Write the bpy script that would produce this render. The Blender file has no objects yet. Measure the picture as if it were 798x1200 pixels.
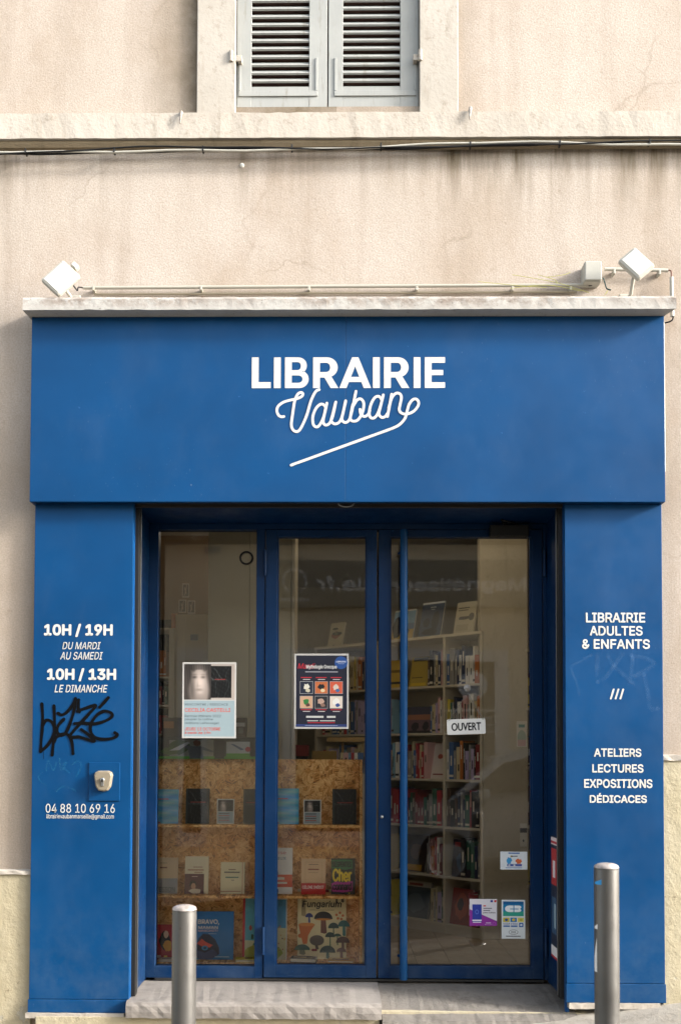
import bpy, bmesh, math, random, os
from mathutils import Vector, Matrix, Euler
R = math.radians
rng = random.Random(7)
scene = bpy.context.scene
col = scene.collection

# ------------------------------------------------------------------ camera
FOC = 1160.0            # focal length in photograph pixels (798 x 1200)
CAM = Vector((0.0, -5.5, 1.45))
PITCH, YAW, ROLL = R(1.84), R(0.7), R(0.2)
PX0, PY0 = 378.0, 847.7  # principal point
cam_d = bpy.data.cameras.new("camera")
cam_d.sensor_fit = 'VERTICAL'; cam_d.sensor_height = 36.0
cam_d.lens = FOC / 1200 * 36
cam_d.shift_x = (399 - PX0) / 1200
cam_d.shift_y = (PY0 - 600) / 1200
cam_d.clip_start = 0.05; cam_d.clip_end = 500
cam_d.dof.use_dof = True; cam_d.dof.focus_distance = 5.2; cam_d.dof.aperture_fstop = 2.4
cam = bpy.data.objects.new("camera", cam_d); col.objects.link(cam)
CROT = Matrix.Rotation(YAW, 3, 'Z') @ Matrix.Rotation(math.pi / 2 + PITCH, 3, 'X') @ Matrix.Rotation(ROLL, 3, 'Z')
cam.location = CAM; cam.rotation_euler = CROT.to_euler()
scene.camera = cam

def at(px, py, Y):
    """world point on the plane y = Y seen at a photograph pixel (used to survey real positions)"""
    d = CROT @ Vector(((px - PX0) / FOC, -(py - PY0) / FOC, -1.0))
    t = (Y - CAM.y) / d.y
    return CAM + d * t
YW = -.41      # wall face
def AX(px, Y, py=885): return at(px, py, Y).x
def AZ(py, Y, px=392): return at(px, py, Y).z

# ------------------------------------------------------------------ light
SUN = Vector((1.0, -0.27, 0.43)).normalized()
sun_d = bpy.data.lights.new("sun", 'SUN'); sun_d.energy = 1.85; sun_d.angle = R(7.0); sun_d.color = (1.0, 0.955, 0.90)
sun = bpy.data.objects.new("sun", sun_d); col.objects.link(sun)
sun.location = (10, -6, 8)
sun.rotation_euler = SUN.to_track_quat('Z', 'Y').to_euler()
w = bpy.data.worlds.new("World"); scene.world = w; w.use_nodes = True
nt = w.node_tree
sky = nt.nodes.new('ShaderNodeTexSky'); sky.sky_type = 'NISHITA'; sky.sun_disc = False
sky.sun_elevation = math.asin(SUN.z); sky.sun_rotation = math.atan2(SUN.x, SUN.y)
sky.air_density = 1.0; sky.dust_density = 3.0
bg = nt.nodes['Background']; bg.inputs[1].default_value = 0.15
hs = nt.nodes.new('ShaderNodeHueSaturation'); hs.inputs['Saturation'].default_value = .45   # thin white overcast
nt.links.new(sky.outputs[0], hs.inputs['Color']); nt.links.new(hs.outputs[0], bg.inputs[0])
scene.view_settings.view_transform = 'Standard'; scene.view_settings.look = 'None'
scene.view_settings.exposure = 2.1; scene.view_settings.gamma = 1.0
scene.cycles.max_bounces = 10; scene.cycles.transparent_max_bounces = 16
scene.cycles.diffuse_bounces = 5
scene.cycles.use_denoising = True

# ------------------------------------------------------------------ materials
def lin(c):
    if isinstance(c, str):
        c = c.lstrip('#'); c = [int(c[i:i+2], 16) / 255 for i in (0, 2, 4)]
        return tuple(((v + .055) / 1.055) ** 2.4 if v > .04045 else v / 12.92 for v in c)
    return tuple(c)
_m = {}
ALB = 1.0     # overall albedo of the outdoor surfaces being defined
class NT:
    def __init__(s, name, rough=.6, spec=.5, metal=0.):
        s.m = bpy.data.materials.new(name); s.m.use_nodes = True
        s.t = s.m.node_tree; s.b = s.t.nodes['Principled BSDF']
        s.b.inputs['Roughness'].default_value = rough
        s.b.inputs['Specular IOR Level'].default_value = spec
        s.b.inputs['Metallic'].default_value = metal
        s.co = s.n('ShaderNodeTexCoord').outputs['Object']
    def n(s, typ, **kw):
        nd = s.t.nodes.new(typ)
        for k, v in kw.items(): setattr(nd, k, v)
        return nd
    def set(s, sock, v):
        if hasattr(v, 'is_linked') or isinstance(v, bpy.types.NodeSocket): s.t.links.new(v, sock)
        elif isinstance(v, (tuple, list)) and len(v) == 3 and sock.type == 'RGBA': sock.default_value = (*v, 1)
        else: sock.default_value = v
    def mapping(s, scale=(1, 1, 1), rot=(0, 0, 0), loc=(0, 0, 0), src=None):
        m = s.n('ShaderNodeMapping'); s.set(m.inputs['Vector'], src or s.co)
        m.inputs['Scale'].default_value = scale; m.inputs['Rotation'].default_value = rot; m.inputs['Location'].default_value = loc
        return m.outputs[0]
    def noise(s, scale, detail=4, rough=.55, vec=None, dist=0.):
        n = s.n('ShaderNodeTexNoise'); s.set(n.inputs['Vector'], vec or s.co)
        n.inputs['Scale'].default_value = scale; n.inputs['Detail'].default_value = detail
        n.inputs['Roughness'].default_value = rough; n.inputs['Distortion'].default_value = dist
        return n.outputs[0]
    def ramp(s, fac, a, b, lo=0., hi=1.):
        m = s.n('ShaderNodeMapRange'); m.clamp = True
        s.set(m.inputs[0], fac)
        for i, v in zip((1, 2, 3, 4), (a, b, lo, hi)): m.inputs[i].default_value = v
        return m.outputs[0]
    def math(s, op, a, b=0.):
        m = s.n('ShaderNodeMath', operation=op); s.set(m.inputs[0], a); s.set(m.inputs[1], b); return m.outputs[0]
    def mix(s, fac, a, b, bt='MIX'):
        m = s.n('ShaderNodeMix', data_type='RGBA', blend_type=bt)
        s.set(m.inputs['Factor'], fac); s.set(m.inputs['A'] if False else m.inputs[6], a); s.set(m.inputs[7], b)
        return m.outputs[2]
    def warp(s, amt):
        n = s.n('ShaderNodeTexNoise'); n.inputs['Scale'].default_value = 4; n.inputs['Detail'].default_value = 6; s.set(n.inputs['Vector'], s.co)
        a = s.n('ShaderNodeVectorMath', operation='MULTIPLY_ADD'); s.set(a.inputs[0], n.outputs['Color']); a.inputs[1].default_value = (amt,)*3; s.set(a.inputs[2], s.co)
        return a.outputs[0]
    def sep(s):
        x = s.n('ShaderNodeSeparateXYZ'); s.t.links.new(s.co, x.inputs[0]); return x.outputs
    def color(s, c):
        if ALB != 1: c = s.mix(1.0, c, (ALB,) * 3, 'MULTIPLY')
        s.set(s.b.inputs['Base Color'], c)
    def bump(s, h, strength=.3, dist=.01):
        b = s.n('ShaderNodeBump'); b.inputs['Strength'].default_value = strength; b.inputs['Distance'].default_value = dist
        s.set(b.inputs['Height'], h); s.t.links.new(b.outputs[0], s.b.inputs['Normal'])

def flat(c, rough=.6, spec=.4, metal=0.):
    """paint / print colour with a little mottling"""
    key = (c if isinstance(c, str) else tuple(c), rough, metal)
    if key in _m: return _m[key]
    l = lin(c)
    k = NT('paint_' + (c.lstrip('#') if isinstance(c, str) else 'c'), rough, spec, metal)
    n = k.noise(35, 3)
    k.color(k.mix(k.ramp(n, .3, .7, 0, .12), l, tuple(v * .7 for v in l)))
    _m[key] = k.m
    return k.m

def mk_stucco():
    k = NT('stucco', .92, .2)
    x, y, z = k.sep()
    base = lin('#cebeae'); light = lin('#ded1c5'); dirty = lin('#937f69')
    big = k.noise(1.1, 5, .6)
    c = k.mix(k.ramp(big, .35, .65), base, light)
    # dirt streaks running down
    st = k.noise(1.0, 6, .65, k.mapping((5, 1, .45)))
    stf = k.ramp(st, .5, .78, 0, .55)
    # below the cable (z ~4.5) and just above the ledge
    zc = AZ(174, -.41)
    below = k.ramp(z, zc - .5, zc, 0, 1)
    above = k.math('LESS_THAN', z, zc + .03)
    drip = k.math('MULTIPLY', k.ramp(k.noise(1.0, 5, .7, k.mapping((9, 1, .7), loc=(3, 0, 1))), .42, .62, 0, 1), k.ramp(k.noise(1.0, 3, .6, k.mapping((1.6, 1, .1), loc=(.6, 0, 0))), .42, .6, .15, 1.6))
    f2 = k.math('MULTIPLY', k.math('MULTIPLY', below, above), drip)
    f2 = k.math('MULTIPLY', k.math('MULTIPLY', f2, below), .75)
    # stain beside the window surrounds
    xl = AX(232, -.41, 60); xr = AX(536, -.41, 60)
    s1 = k.math('MULTIPLY', k.ramp(x, xl - .34, xl + .0, 0, 1), k.math('LESS_THAN', x, 0))
    s2 = k.math('MULTIPLY', k.ramp(x, xr + .16, xr + .0, 0, .6), k.math('GREATER_THAN', x, 0))
    s = k.math('MULTIPLY', k.math('ADD', k.math('POWER', s1, 1.0), k.math('POWER', s2, 1.6)), k.math('GREATER_THAN', z, zc))
    s = k.math('MULTIPLY', s, k.ramp(k.noise(3.5, 5, .7), .3, .6, .45, 1.0))
    # lower walls beside the shop, greyer
    low = k.math('MULTIPLY', k.ramp(z, 3.9, 2.9, 0, .55), k.ramp(k.noise(2.0, 4), .3, .6, .6, 1))
    low = k.math('MULTIPLY', low, k.ramp(x, .3, -.3, .25, 1.0))
    ov = k.math('MULTIPLY', k.ramp(z, 3.62, 3.5, 1, 1), 1)
    c = k.mix(k.ramp(k.noise(2.6, 7, .72, k.mapping((1, 1, .6), loc=(7, 0, 2))), .46, .72, 0, .55), c, lin('#b5a08a'))
    c = k.mix(k.ramp(k.noise(.9, 3, .5, k.mapping((1, 1, 1), loc=(1.7, 0, 5))), .5, .62, 0, .45), c, lin('#e0d5c9'))
    c = k.mix(k.math('MULTIPLY', stf, .7), c, dirty)
    # repaired patch edges and hairline cracks
    vo = k.n('ShaderNodeTexVoronoi', feature='DISTANCE_TO_EDGE'); vo.inputs['Scale'].default_value = .75
    k.set(vo.inputs['Vector'], k.mapping((1, 1, 1.2), loc=(.4, 0, .2), src=k.warp(.25)))
    crack = k.math('MULTIPLY', k.ramp(vo.outputs['Distance'], .0, .006, 1, 0), k.ramp(k.noise(1.4, 2), .5, .6))
    c = k.mix(k.math('MULTIPLY', crack, .28), c, lin('#7a6d58'))
    c = k.mix(low, c, lin('#ab9b88'))
    c = k.mix(f2, c, lin('#75664f'))
    c = k.mix(k.math('MULTIPLY', s, .9), c, lin('#6d5e46'))
    fine = k.noise(115, 4, .7)
    c = k.mix(k.ramp(fine, .38, .6, .42, 0), c, lin('#9a8e7a'))
    spots = k.ramp(k.noise(14, 2, .5), .68, .8, 0, .35)
    c = k.mix(spots, c, dirty)
    k.color(c)
    h = k.math('ADD', k.math('MULTIPLY', k.noise(110, 4, .7), .6), k.noise(9, 6, .65))
    k.bump(h, .3, .009)
    return k.m

def mk_plaster(name, c1, c2, dirt, rough=.85, bump=.3, scale=1.):
    k = NT(name, rough, .25)
    c = k.mix(k.ramp(k.noise(2.3 * scale, 5, .6), .35, .65), lin(c1), lin(c2))
    c = k.mix(k.ramp(k.noise(1.0, 7, .7, k.mapping((14 * scale, 6, 3.5 * scale))), .55, .8, 0, .6), c, lin(dirt))
    c = k.mix(k.ramp(k.noise(26 * scale, 6, .75), .56, .72, 0, .55), c, lin(dirt))
    k.color(c)
    k.bump(k.math('ADD', k.noise(60 * scale, 4), k.noise(12 * scale, 5, .7)), bump, .01)
    return k.m

def mk_peeling():
    k = NT('peeling_paint', .8, .3)
    c = k.mix(k.ramp(k.noise(2.5, 5), .35, .65), lin('#c6b998'), lin('#d0c5a8'))
    p = k.ramp(k.noise(5, 8, .72, k.mapping((1.2, 1, .8))), .60, .63, 0, 1)
    c = k.mix(p, c, lin('#c9c1ac'))
    c = k.mix(k.ramp(k.noise(13, 6, .8), .64, .7, 0, .8), c, lin('#6e6147'))
    k.color(c)
    k.bump(k.math('ADD', k.math('MULTIPLY', p, -.5), k.noise(22, 6, .7)), .6, .012)
    return k.m

def mk_blue(name='blue_paint', c1='#00467a', c2='#014e86', rough=.42, dusty=.05):
    k = NT(name, rough, .2)
    c = k.mix(k.ramp(k.noise(1.7, 4), .35, .65), lin(c1), lin(c2))
    d = k.ramp(k.noise(1.0, 6, .7, k.mapping((4, 4, 2.6))), .5, .8, 0, dusty)
    c = k.mix(d, c, lin('#8fa0b4'))
    sp = k.ramp(k.noise(1., 3, .6, k.mapping((140, 60, 45))), .70, .76, 0, .4)
    c = k.mix(k.math('MULTIPLY', sp, k.ramp(k.noise(1.6, 2), .48, .62)), c, lin('#a8b4c4'))
    k.color(c)
    chips = k.ramp(k.noise(38, 3, .6), .735, .75, 0, .7)
    c = k.mix(chips, c, lin('#3d6ea5'))
    grime = k.math('MULTIPLY', k.ramp(k.sep()[2], .55, .2, 0, .18), k.ramp(k.noise(8, 6, .75), .4, .7))
    c = k.mix(grime, c, lin('#6b7d8c'))
    k.color(c)
    k.set(k.b.inputs['Roughness'], k.ramp(k.noise(6, 5, .7), .3, .7, rough - .08, rough + .14))
    k.bump(k.noise(3.0, 3), .05, .02)
    return k.m

def mk_concrete(name, c1, c2, dirt, scale=1., bump=.4):
    k = NT(name, .88, .3)
    c = k.mix(k.ramp(k.noise(3 * scale, 6, .65), .35, .65), lin(c1), lin(c2))
    c = k.mix(k.ramp(k.noise(9 * scale, 8, .75), .52, .7, 0, .6), c, lin(dirt))
    v = k.n('ShaderNodeTexVoronoi'); v.inputs['Scale'].default_value = 140 * scale
    k.t.links.new(k.co, v.inputs['Vector'])
    c = k.mix(k.ramp(v.outputs['Distance'], .0, .25, .35, 0), c, lin(dirt))
    k.color(c)
    k.bump(k.math('ADD', k.noise(40 * scale, 6, .7), k.noise(7 * scale, 4)), bump, .012)
    return k.m

def mk_osb():
    k = NT('strand_board', .6, .35)
    cols = []
    heights = []
    for i, sc in enumerate((26., 38.)):
        v = k.n('ShaderNodeTexVoronoi'); v.inputs['Scale'].default_value = 1
        wv = k.mapping((sc, 2, sc), loc=(i * 3.3, 0, i))
        nz = k.n('ShaderNodeTexNoise'); nz.inputs['Scale'].default_value = .35; k.set(nz.inputs['Vector'], wv)
        add = k.n('ShaderNodeVectorMath', operation='MULTIPLY_ADD'); k.set(add.inputs[0], nz.outputs['Color']); add.inputs[1].default_value = (2, 0, 2); k.set(add.inputs[2], wv)
        k.t.links.new(add.outputs[0], v.inputs['Vector'])
        sp = k.n('ShaderNodeSeparateColor'); k.t.links.new(v.outputs['Color'], sp.inputs[0])
        rot = k.n('ShaderNodeVectorRotate', rotation_type='Y_AXIS'); k.set(rot.inputs['Vector'], k.co)
        k.set(rot.inputs['Angle'], k.math('MULTIPLY', sp.outputs[0], 6.28))
        g = k.noise(1., 5, .6, k.mapping((16, 5, 120), src=rot.outputs[0]))
        tone = k.math('ADD', k.math('MULTIPLY', g, 1.0), k.math('MULTIPLY', sp.outputs[1], .20))
        cols.append(tone); heights.append(sp.outputs[2])
    sel = k.ramp(k.noise(14, 2), .48, .52)
    m = k.n('ShaderNodeMix'); k.set(m.inputs[0], sel); k.set(m.inputs[2], cols[0]); k.set(m.inputs[3], cols[1])
    cr = k.n('ShaderNodeValToRGB'); k.set(cr.inputs[0], m.outputs[0])
    e = cr.color_ramp.elements
    e[0].position = .38; e[0].color = (*lin('#6e4218'), 1); e[1].position = .74; e[1].color = (*lin('#fbcf8c'), 1)
    x = e.new(.54); x.color = (*lin('#d39244'), 1)
    k.color(cr.outputs[0]); k.bump(m.outputs[0], .25, .004)
    return k.m

def mk_glass(name='window_glass', tint=(.99, .985, .975), refl=1.0):
    m = bpy.data.materials.new(name); m.use_nodes = True; t = m.node_tree; t.nodes.clear()
    o = t.nodes.new('ShaderNodeOutputMaterial'); mx = t.nodes.new('ShaderNodeMixShader')
    tr = t.nodes.new('ShaderNodeBsdfTransparent'); gl = t.nodes.new('ShaderNodeBsdfGlossy'); fr = t.nodes.new('ShaderNodeFresnel')
    tr.inputs[0].default_value = (*tint, 1); gl.inputs['Roughness'].default_value = 0.004
    fr.inputs[0].default_value = 1.52   # double glazing: four reflecting faces
    no = t.nodes.new('ShaderNodeTexNoise'); no.inputs['Scale'].default_value = 2.2; no.inputs['Detail'].default_value = 1
    tc = t.nodes.new('ShaderNodeTexCoord'); t.links.new(tc.outputs['Object'], no.inputs['Vector'])
    bp = t.nodes.new('ShaderNodeBump'); bp.inputs['Strength'].default_value = .03; bp.inputs['Distance'].default_value = .02
    t.links.new(no.outputs[0], bp.inputs['Height']); t.links.new(bp.outputs[0], gl.inputs['Normal'])
    t.links.new(fr.outputs[0], mx.inputs[0]); t.links.new(tr.outputs[0], mx.inputs[1]); t.links.new(gl.outputs[0], mx.inputs[2])
    t.links.new(mx.outputs[0], o.inputs[0])
    return m

def mk_smear(name, c, a):
    m = bpy.data.materials.new(name); m.use_nodes = True; t = m.node_tree
    b = t.nodes['Principled BSDF']; b.inputs['Base Color'].default_value = (*lin(c), 1); b.inputs['Roughness'].default_value = .5
    n = t.nodes.new('ShaderNodeTexNoise'); n.inputs['Scale'].default_value = 22; n.inputs['Detail'].default_value = 5
    tc = t.nodes.new('ShaderNodeTexCoord'); t.links.new(tc.outputs['Object'], n.inputs['Vector'])
    mr = t.nodes.new('ShaderNodeMapRange'); mr.inputs[1].default_value = .35; mr.inputs[2].default_value = .7
    mr.inputs[3].default_value = a * .2; mr.inputs[4].default_value = a
    t.links.new(n.outputs[0], mr.inputs[0]); t.links.new(mr.outputs[0], b.inputs['Alpha'])
    return m

def mk_metal_paint():
    k = NT('bollard_grey_paint', .38, .5, .55)
    c = k.mix(k.ramp(k.noise(3, 5), .35, .65), lin('#6f6d69'), lin('#7b7975'))
    c = k.mix(k.ramp(k.noise(1., 6, .7, k.mapping((40, 40, 9))), .62, .72, 0, .5), c, lin('#5d5650'))
    c = k.mix(k.ramp(k.noise(1., 4, .8, k.mapping((30, 30, 120))), .68, .72, 0, .6), c, lin('#b5b0a8'))
    c = k.mix(k.ramp(k.noise(16, 6, .8), .6, .75, 0, .5), c, lin('#54504b'))
    k.color(c); k.set(k.b.inputs['Roughness'], k.ramp(k.noise(9, 5, .7), .3, .7, .3, .55)); k.bump(k.noise(14, 5), .12, .004)
    return k.m

def mk_shutter():
    k = NT('shutter_grey_paint', .7, .3)
    c = k.mix(k.ramp(k.noise(3, 5), .35, .65), lin('#aeb0ac'), lin('#bcbdb8'))
    c = k.mix(k.ramp(k.noise(1., 6, .7, k.mapping((30, 8, 5))), .58, .75, 0, .6), c, lin('#8a7f6c'))
    c = k.mix(k.ramp(k.noise(30, 6, .8), .66, .72, 0, .7), c, lin('#75593f'))
    k.color(c); k.bump(k.noise(1., 4, .6, k.mapping((60, 20, 6))), .2, .004)
    return k.m

ALB = .64
M_STUCCO = mk_stucco()
M_LEDGE = mk_plaster('ledge_plaster', '#c6bcae', '#d3cabd', '#85765f', bump=.2)
M_SURR = mk_plaster('surround_plaster', '#c3bbae', '#cfc7bb', '#8a7b66', bump=.15)
M_MOULD = mk_plaster('moulding_plaster', '#a6957a', '#b5a489', '#6d5f48', bump=.3)
def mk_cornice():
    k = NT('cornice_paint', .85, .25); x, y, z = k.sep()
    c = k.mix(k.ramp(k.noise(2.3, 5, .6), .35, .65), lin('#cac6be'), lin('#d5d2cb'))
    zz = AZ(356, YW-.18) - .21   # local to the shopfront
    dirt = k.math('MULTIPLY', k.ramp(k.noise(9, 8, .8, k.mapping((1.2, 1, 1.6))), .40, .56, 0, 1), k.ramp(k.noise(1.1, 2, .5, k.mapping((1, 0, 0), loc=(.8, 0, 0))), .38, .52, .25, 1))
    dirt = k.math('MULTIPLY', dirt, k.ramp(z, zz - .03, zz + .012, .12, 1))
    c = k.mix(k.math('MULTIPLY', dirt, .6), c, lin('#7a5c42'))
    c = k.mix(k.ramp(k.noise(45, 5, .8), .58, .70, 0, .6), c, lin('#5d5348'))
    k.color(c); k.bump(k.math('ADD', k.noise(70, 4), k.noise(12, 6, .75)), .2, .008); return k.m
M_CORN = mk_cornice()
M_PEEL = mk_peeling()
M_BLUE = mk_blue()
M_BLUE2 = mk_blue('blue_shaded_paint', '#002c54', '#00315e', .4, .05)  # darker copy of the blue: shade of the recess put into the colour
M_BLUE3 = mk_blue('blue_lit_paint', '#0c4f90', '#0f5597', .4, .05)  # brighter copy of the blue: light on the reveal edges painted in
M_SHUT = mk_shutter()
M_STEP = mk_concrete('step_stone', '#98918a', '#aaa39b', '#6d655c', .8, .22)
M_RAMP = mk_concrete('ramp_concrete', '#7d776f', '#938d85', '#5a544c', 1.1, .5)
M_PAVE = mk_concrete('pavement_concrete', '#b5ad9f', '#c2bbae', '#8a8070', .9, .5)
ALB = 1.0
M_ROAD = mk_concrete('road_asphalt', '#4a4845', '#55534f', '#3a3937', 1., .6)
ALB = .70
M_BOLL = mk_metal_paint()
ALB = 1.0
M_OSB = mk_osb()
M_GLASS = mk_glass()
M_BLACK = flat('#161514', .6)
M_RUBBER = flat('#0c0c0d', .8)
M_WHITE = flat('#e6e4dd', .55)
M_VINYL = flat('#c4c2bc', .5)
M_PVC = flat('#aaa79c', .5)
M_GREYPVC = flat('#a09c90', .6)
M_INWALL = mk_plaster('interior_wall', '#b9ae95', '#c2b79e', '#a3977d', bump=.1)
M_INCEIL = flat('#d0c8b6', .9)
M_CUP = flat('#b2ab92', .6)
M_SHELFW = flat('#cfc4ab', .55)
M_BACKP = flat('#8d857a', .8)
M_PAGES = flat('#e3dccb', .9)
M_STEEL = flat('#9a9a98', .35, .5, .8)
M_TILE = mk_concrete('tile_stoneware', '#a8977c', '#b5a58b', '#8f7f66', 2., .1)
M_GROUT = flat('#5d5345', .9)

# ------------------------------------------------------------------ mesh helpers
class MB:
    def __init__(s): s.bm = bmesh.new(); s.mats = []
    def mi(s, m):
        if m not in s.mats: s.mats.append(m)
        return s.mats.index(m)
    def faces(s, vs, fs, m, smooth=False):
        i = s.mi(m); bv = [s.bm.verts.new(v) for v in vs]
        for f in fs:
            try:
                fa = s.bm.faces.new([bv[j] for j in f]); fa.material_index = i; fa.smooth = smooth
            except ValueError: pass
        return s
    def box(s, x0, x1, y0, y1, z0, z1, m, bev=0., rot=None, piv=None):
        x0, x1 = min(x0, x1), max(x0, x1); y0, y1 = min(y0, y1), max(y0, y1); z0, z1 = min(z0, z1), max(z0, z1)
        t = bmesh.new()
        vs = [t.verts.new(p) for p in ((x0,y0,z0),(x1,y0,z0),(x1,y1,z0),(x0,y1,z0),(x0,y0,z1),(x1,y0,z1),(x1,y1,z1),(x0,y1,z1))]
        for f in ((0,3,2,1),(4,5,6,7),(0,1,5,4),(1,2,6,5),(2,3,7,6),(3,0,4,7)): t.faces.new([vs[j] for j in f])
        if bev > 0: bmesh.ops.bevel(t, geom=t.edges[:] + t.verts[:], offset=bev, segments=2, affect='EDGES', profile=.5)
        s.merge(t, m, rot, piv); return s
    def merge(s, t, m, rot=None, piv=None, smooth=False):
        i = s.mi(m); mp = {}
        for v in t.verts:
            c = v.co.copy()
            if rot is not None:
                p = Vector(piv or (0, 0, 0)); c = rot @ (c - p) + p
            mp[v] = s.bm.verts.new(c)
        for f in t.faces:
            try:
                fa = s.bm.faces.new([mp[v] for v in f.verts]); fa.material_index = i; fa.smooth = smooth
            except ValueError: pass
        t.free()
    def tube(s, pts, r, m, n=10, caps=True, rz=None):
        pts = [Vector(p) for p in pts]; rings = []
        rs = r if isinstance(r, (list, tuple)) else [r] * len(pts)
        up = None
        for k, p in enumerate(pts):
            a = pts[max(k - 1, 0)]; b = pts[min(k + 1, len(pts) - 1)]
            d = (b - a).normalized()
            if up is None:
                up = Vector((0, 0, 1)) if abs(d.z) < .9 else Vector((0, 1, 0))
            u = (up - d * up.dot(d)).normalized(); v = d.cross(u); up = u
            rings.append([p + (u * math.cos(2*math.pi*j/n) + v * math.sin(2*math.pi*j/n)) * rs[k] for j in range(n)])
        vs = [q for rr in rings for q in rr]; fs = []
        for k in range(len(pts) - 1):
            for j in range(n):
                fs.append((k*n+j, k*n+(j+1) % n, (k+1)*n+(j+1) % n, (k+1)*n+j))
        s.faces(vs, fs, m, True)
        if caps:
            for k, o in ((0, 1), (len(pts)-1, -1)):
                s.faces(rings[k][::-1] if o == 1 else rings[k], [tuple(range(n))], m)
        return s
    def prism(s, prof, x0, x1, m):
        """profile in (y,z), extruded along x"""
        n = len(prof); vs = [(x0, y, z) for y, z in prof] + [(x1, y, z) for y, z in prof]
        fs = [(j, (j+1) % n, n+(j+1) % n, n+j) for j in range(n)] + [tuple(range(n))[::-1], tuple(range(n, 2*n))]
        s.faces(vs, fs, m); return s
    def lathe(s, prof, m, n=32, c=(0, 0, 0)):
        vs = []; fs = []
        for r, z in prof:
            for j in range(n):
                a = 2*math.pi*j/n; vs.append((c[0]+r*math.cos(a), c[1]+r*math.sin(a), c[2]+z))
        for k in range(len(prof)-1):
            for j in range(n): fs.append((k*n+j, k*n+(j+1) % n, (k+1)*n+(j+1) % n, (k+1)*n+j))
        s.faces(vs, fs, m, True); return s
    def build(s, name, parent=None, recalc=True):
        if recalc: bmesh.ops.recalc_face_normals(s.bm, faces=s.bm.faces[:])
        me = bpy.data.meshes.new(name)
        if parent is not None and parent.get('_origin') is not None:
            o_ = Vector(parent['_origin'])
            bmesh.ops.translate(s.bm, verts=s.bm.verts[:], vec=-o_)
        s.bm.to_mesh(me); s.bm.free()
        for m in s.mats: me.materials.append(m)
        ob = bpy.data.objects.new(name, me); col.objects.link(ob)
        if parent is not None:
            ob.parent = parent
            if parent.get('_world') : ob['_world'] = 1
            if parent.get('_origin') is not None and parent.type == 'EMPTY':
                ob['_origin'] = tuple(parent['_origin'])
            elif parent.get('_origin') is not None: ob['_origin'] = tuple(parent['_origin'])
        return ob

def tag(o, label=None, cat=None, group=None, kind=None):
    if label: o['label'] = label
    if cat: o['category'] = cat
    if group: o['group'] = group
    if kind: o['kind'] = kind
    return o
def thing(name, label, cat, loc=(0, 0, 0), rz=0., rx=0., group=None, world=True):
    """Empty at the base; world=True: children are given in world coordinates"""
    o = bpy.data.objects.new(name, None); col.objects.link(o); o.empty_display_size = .05
    o.location = loc; o.rotation_euler = (rx, 0, rz)
    if world: o['_origin'] = tuple(loc)
    return tag(o, label, cat, group)
def struct(name, mb):
    o = mb.build(name); o['kind'] = 'structure'; return o

# ------------------------------------------------------------------ writing
FD = os.path.join(bpy.utils.resource_path('LOCAL'), 'datafiles', 'fonts')
def load_font(n):
    try: return bpy.data.fonts.load(os.path.join(FD, n))
    except Exception: return None
F_INTER = load_font('Inter.woff2')
_tc = {}
def text_geo(s, bold=0., shear=0., font='inter', space=1.0):
    key = (s, bold, shear, font, space)
    if key in _tc: return _tc[key]
    cu = bpy.data.curves.new('txt', 'FONT'); cu.body = s; cu.size = 1; cu.offset = bold; cu.shear = shear
    cu.resolution_u = 3; cu.fill_mode = 'FRONT'; cu.space_character = space
    if font == 'inter' and F_INTER: cu.font = F_INTER
    ob = bpy.data.objects.new('txt', cu); col.objects.link(ob)
    bpy.context.view_layer.update()
    me = bpy.data.meshes.new_from_object(ob.evaluated_get(bpy.context.evaluated_depsgraph_get()))
    vs = [(v.co.x, v.co.y) for v in me.vertices]; fs = [tuple(p.vertices) for p in me.polygons]
    bpy.data.objects.remove(ob); bpy.data.curves.remove(cu); bpy.data.meshes.remove(me)
    x0 = min(v[0] for v in vs); x1 = max(v[0] for v in vs); y0 = min(v[1] for v in vs); y1 = max(v[1] for v in vs)
    vs = [((x - x0) / (x1 - x0), (y - y0) / (y1 - y0)) for x, y in vs]
    _tc[key] = (vs, fs); return _tc[key]

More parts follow.
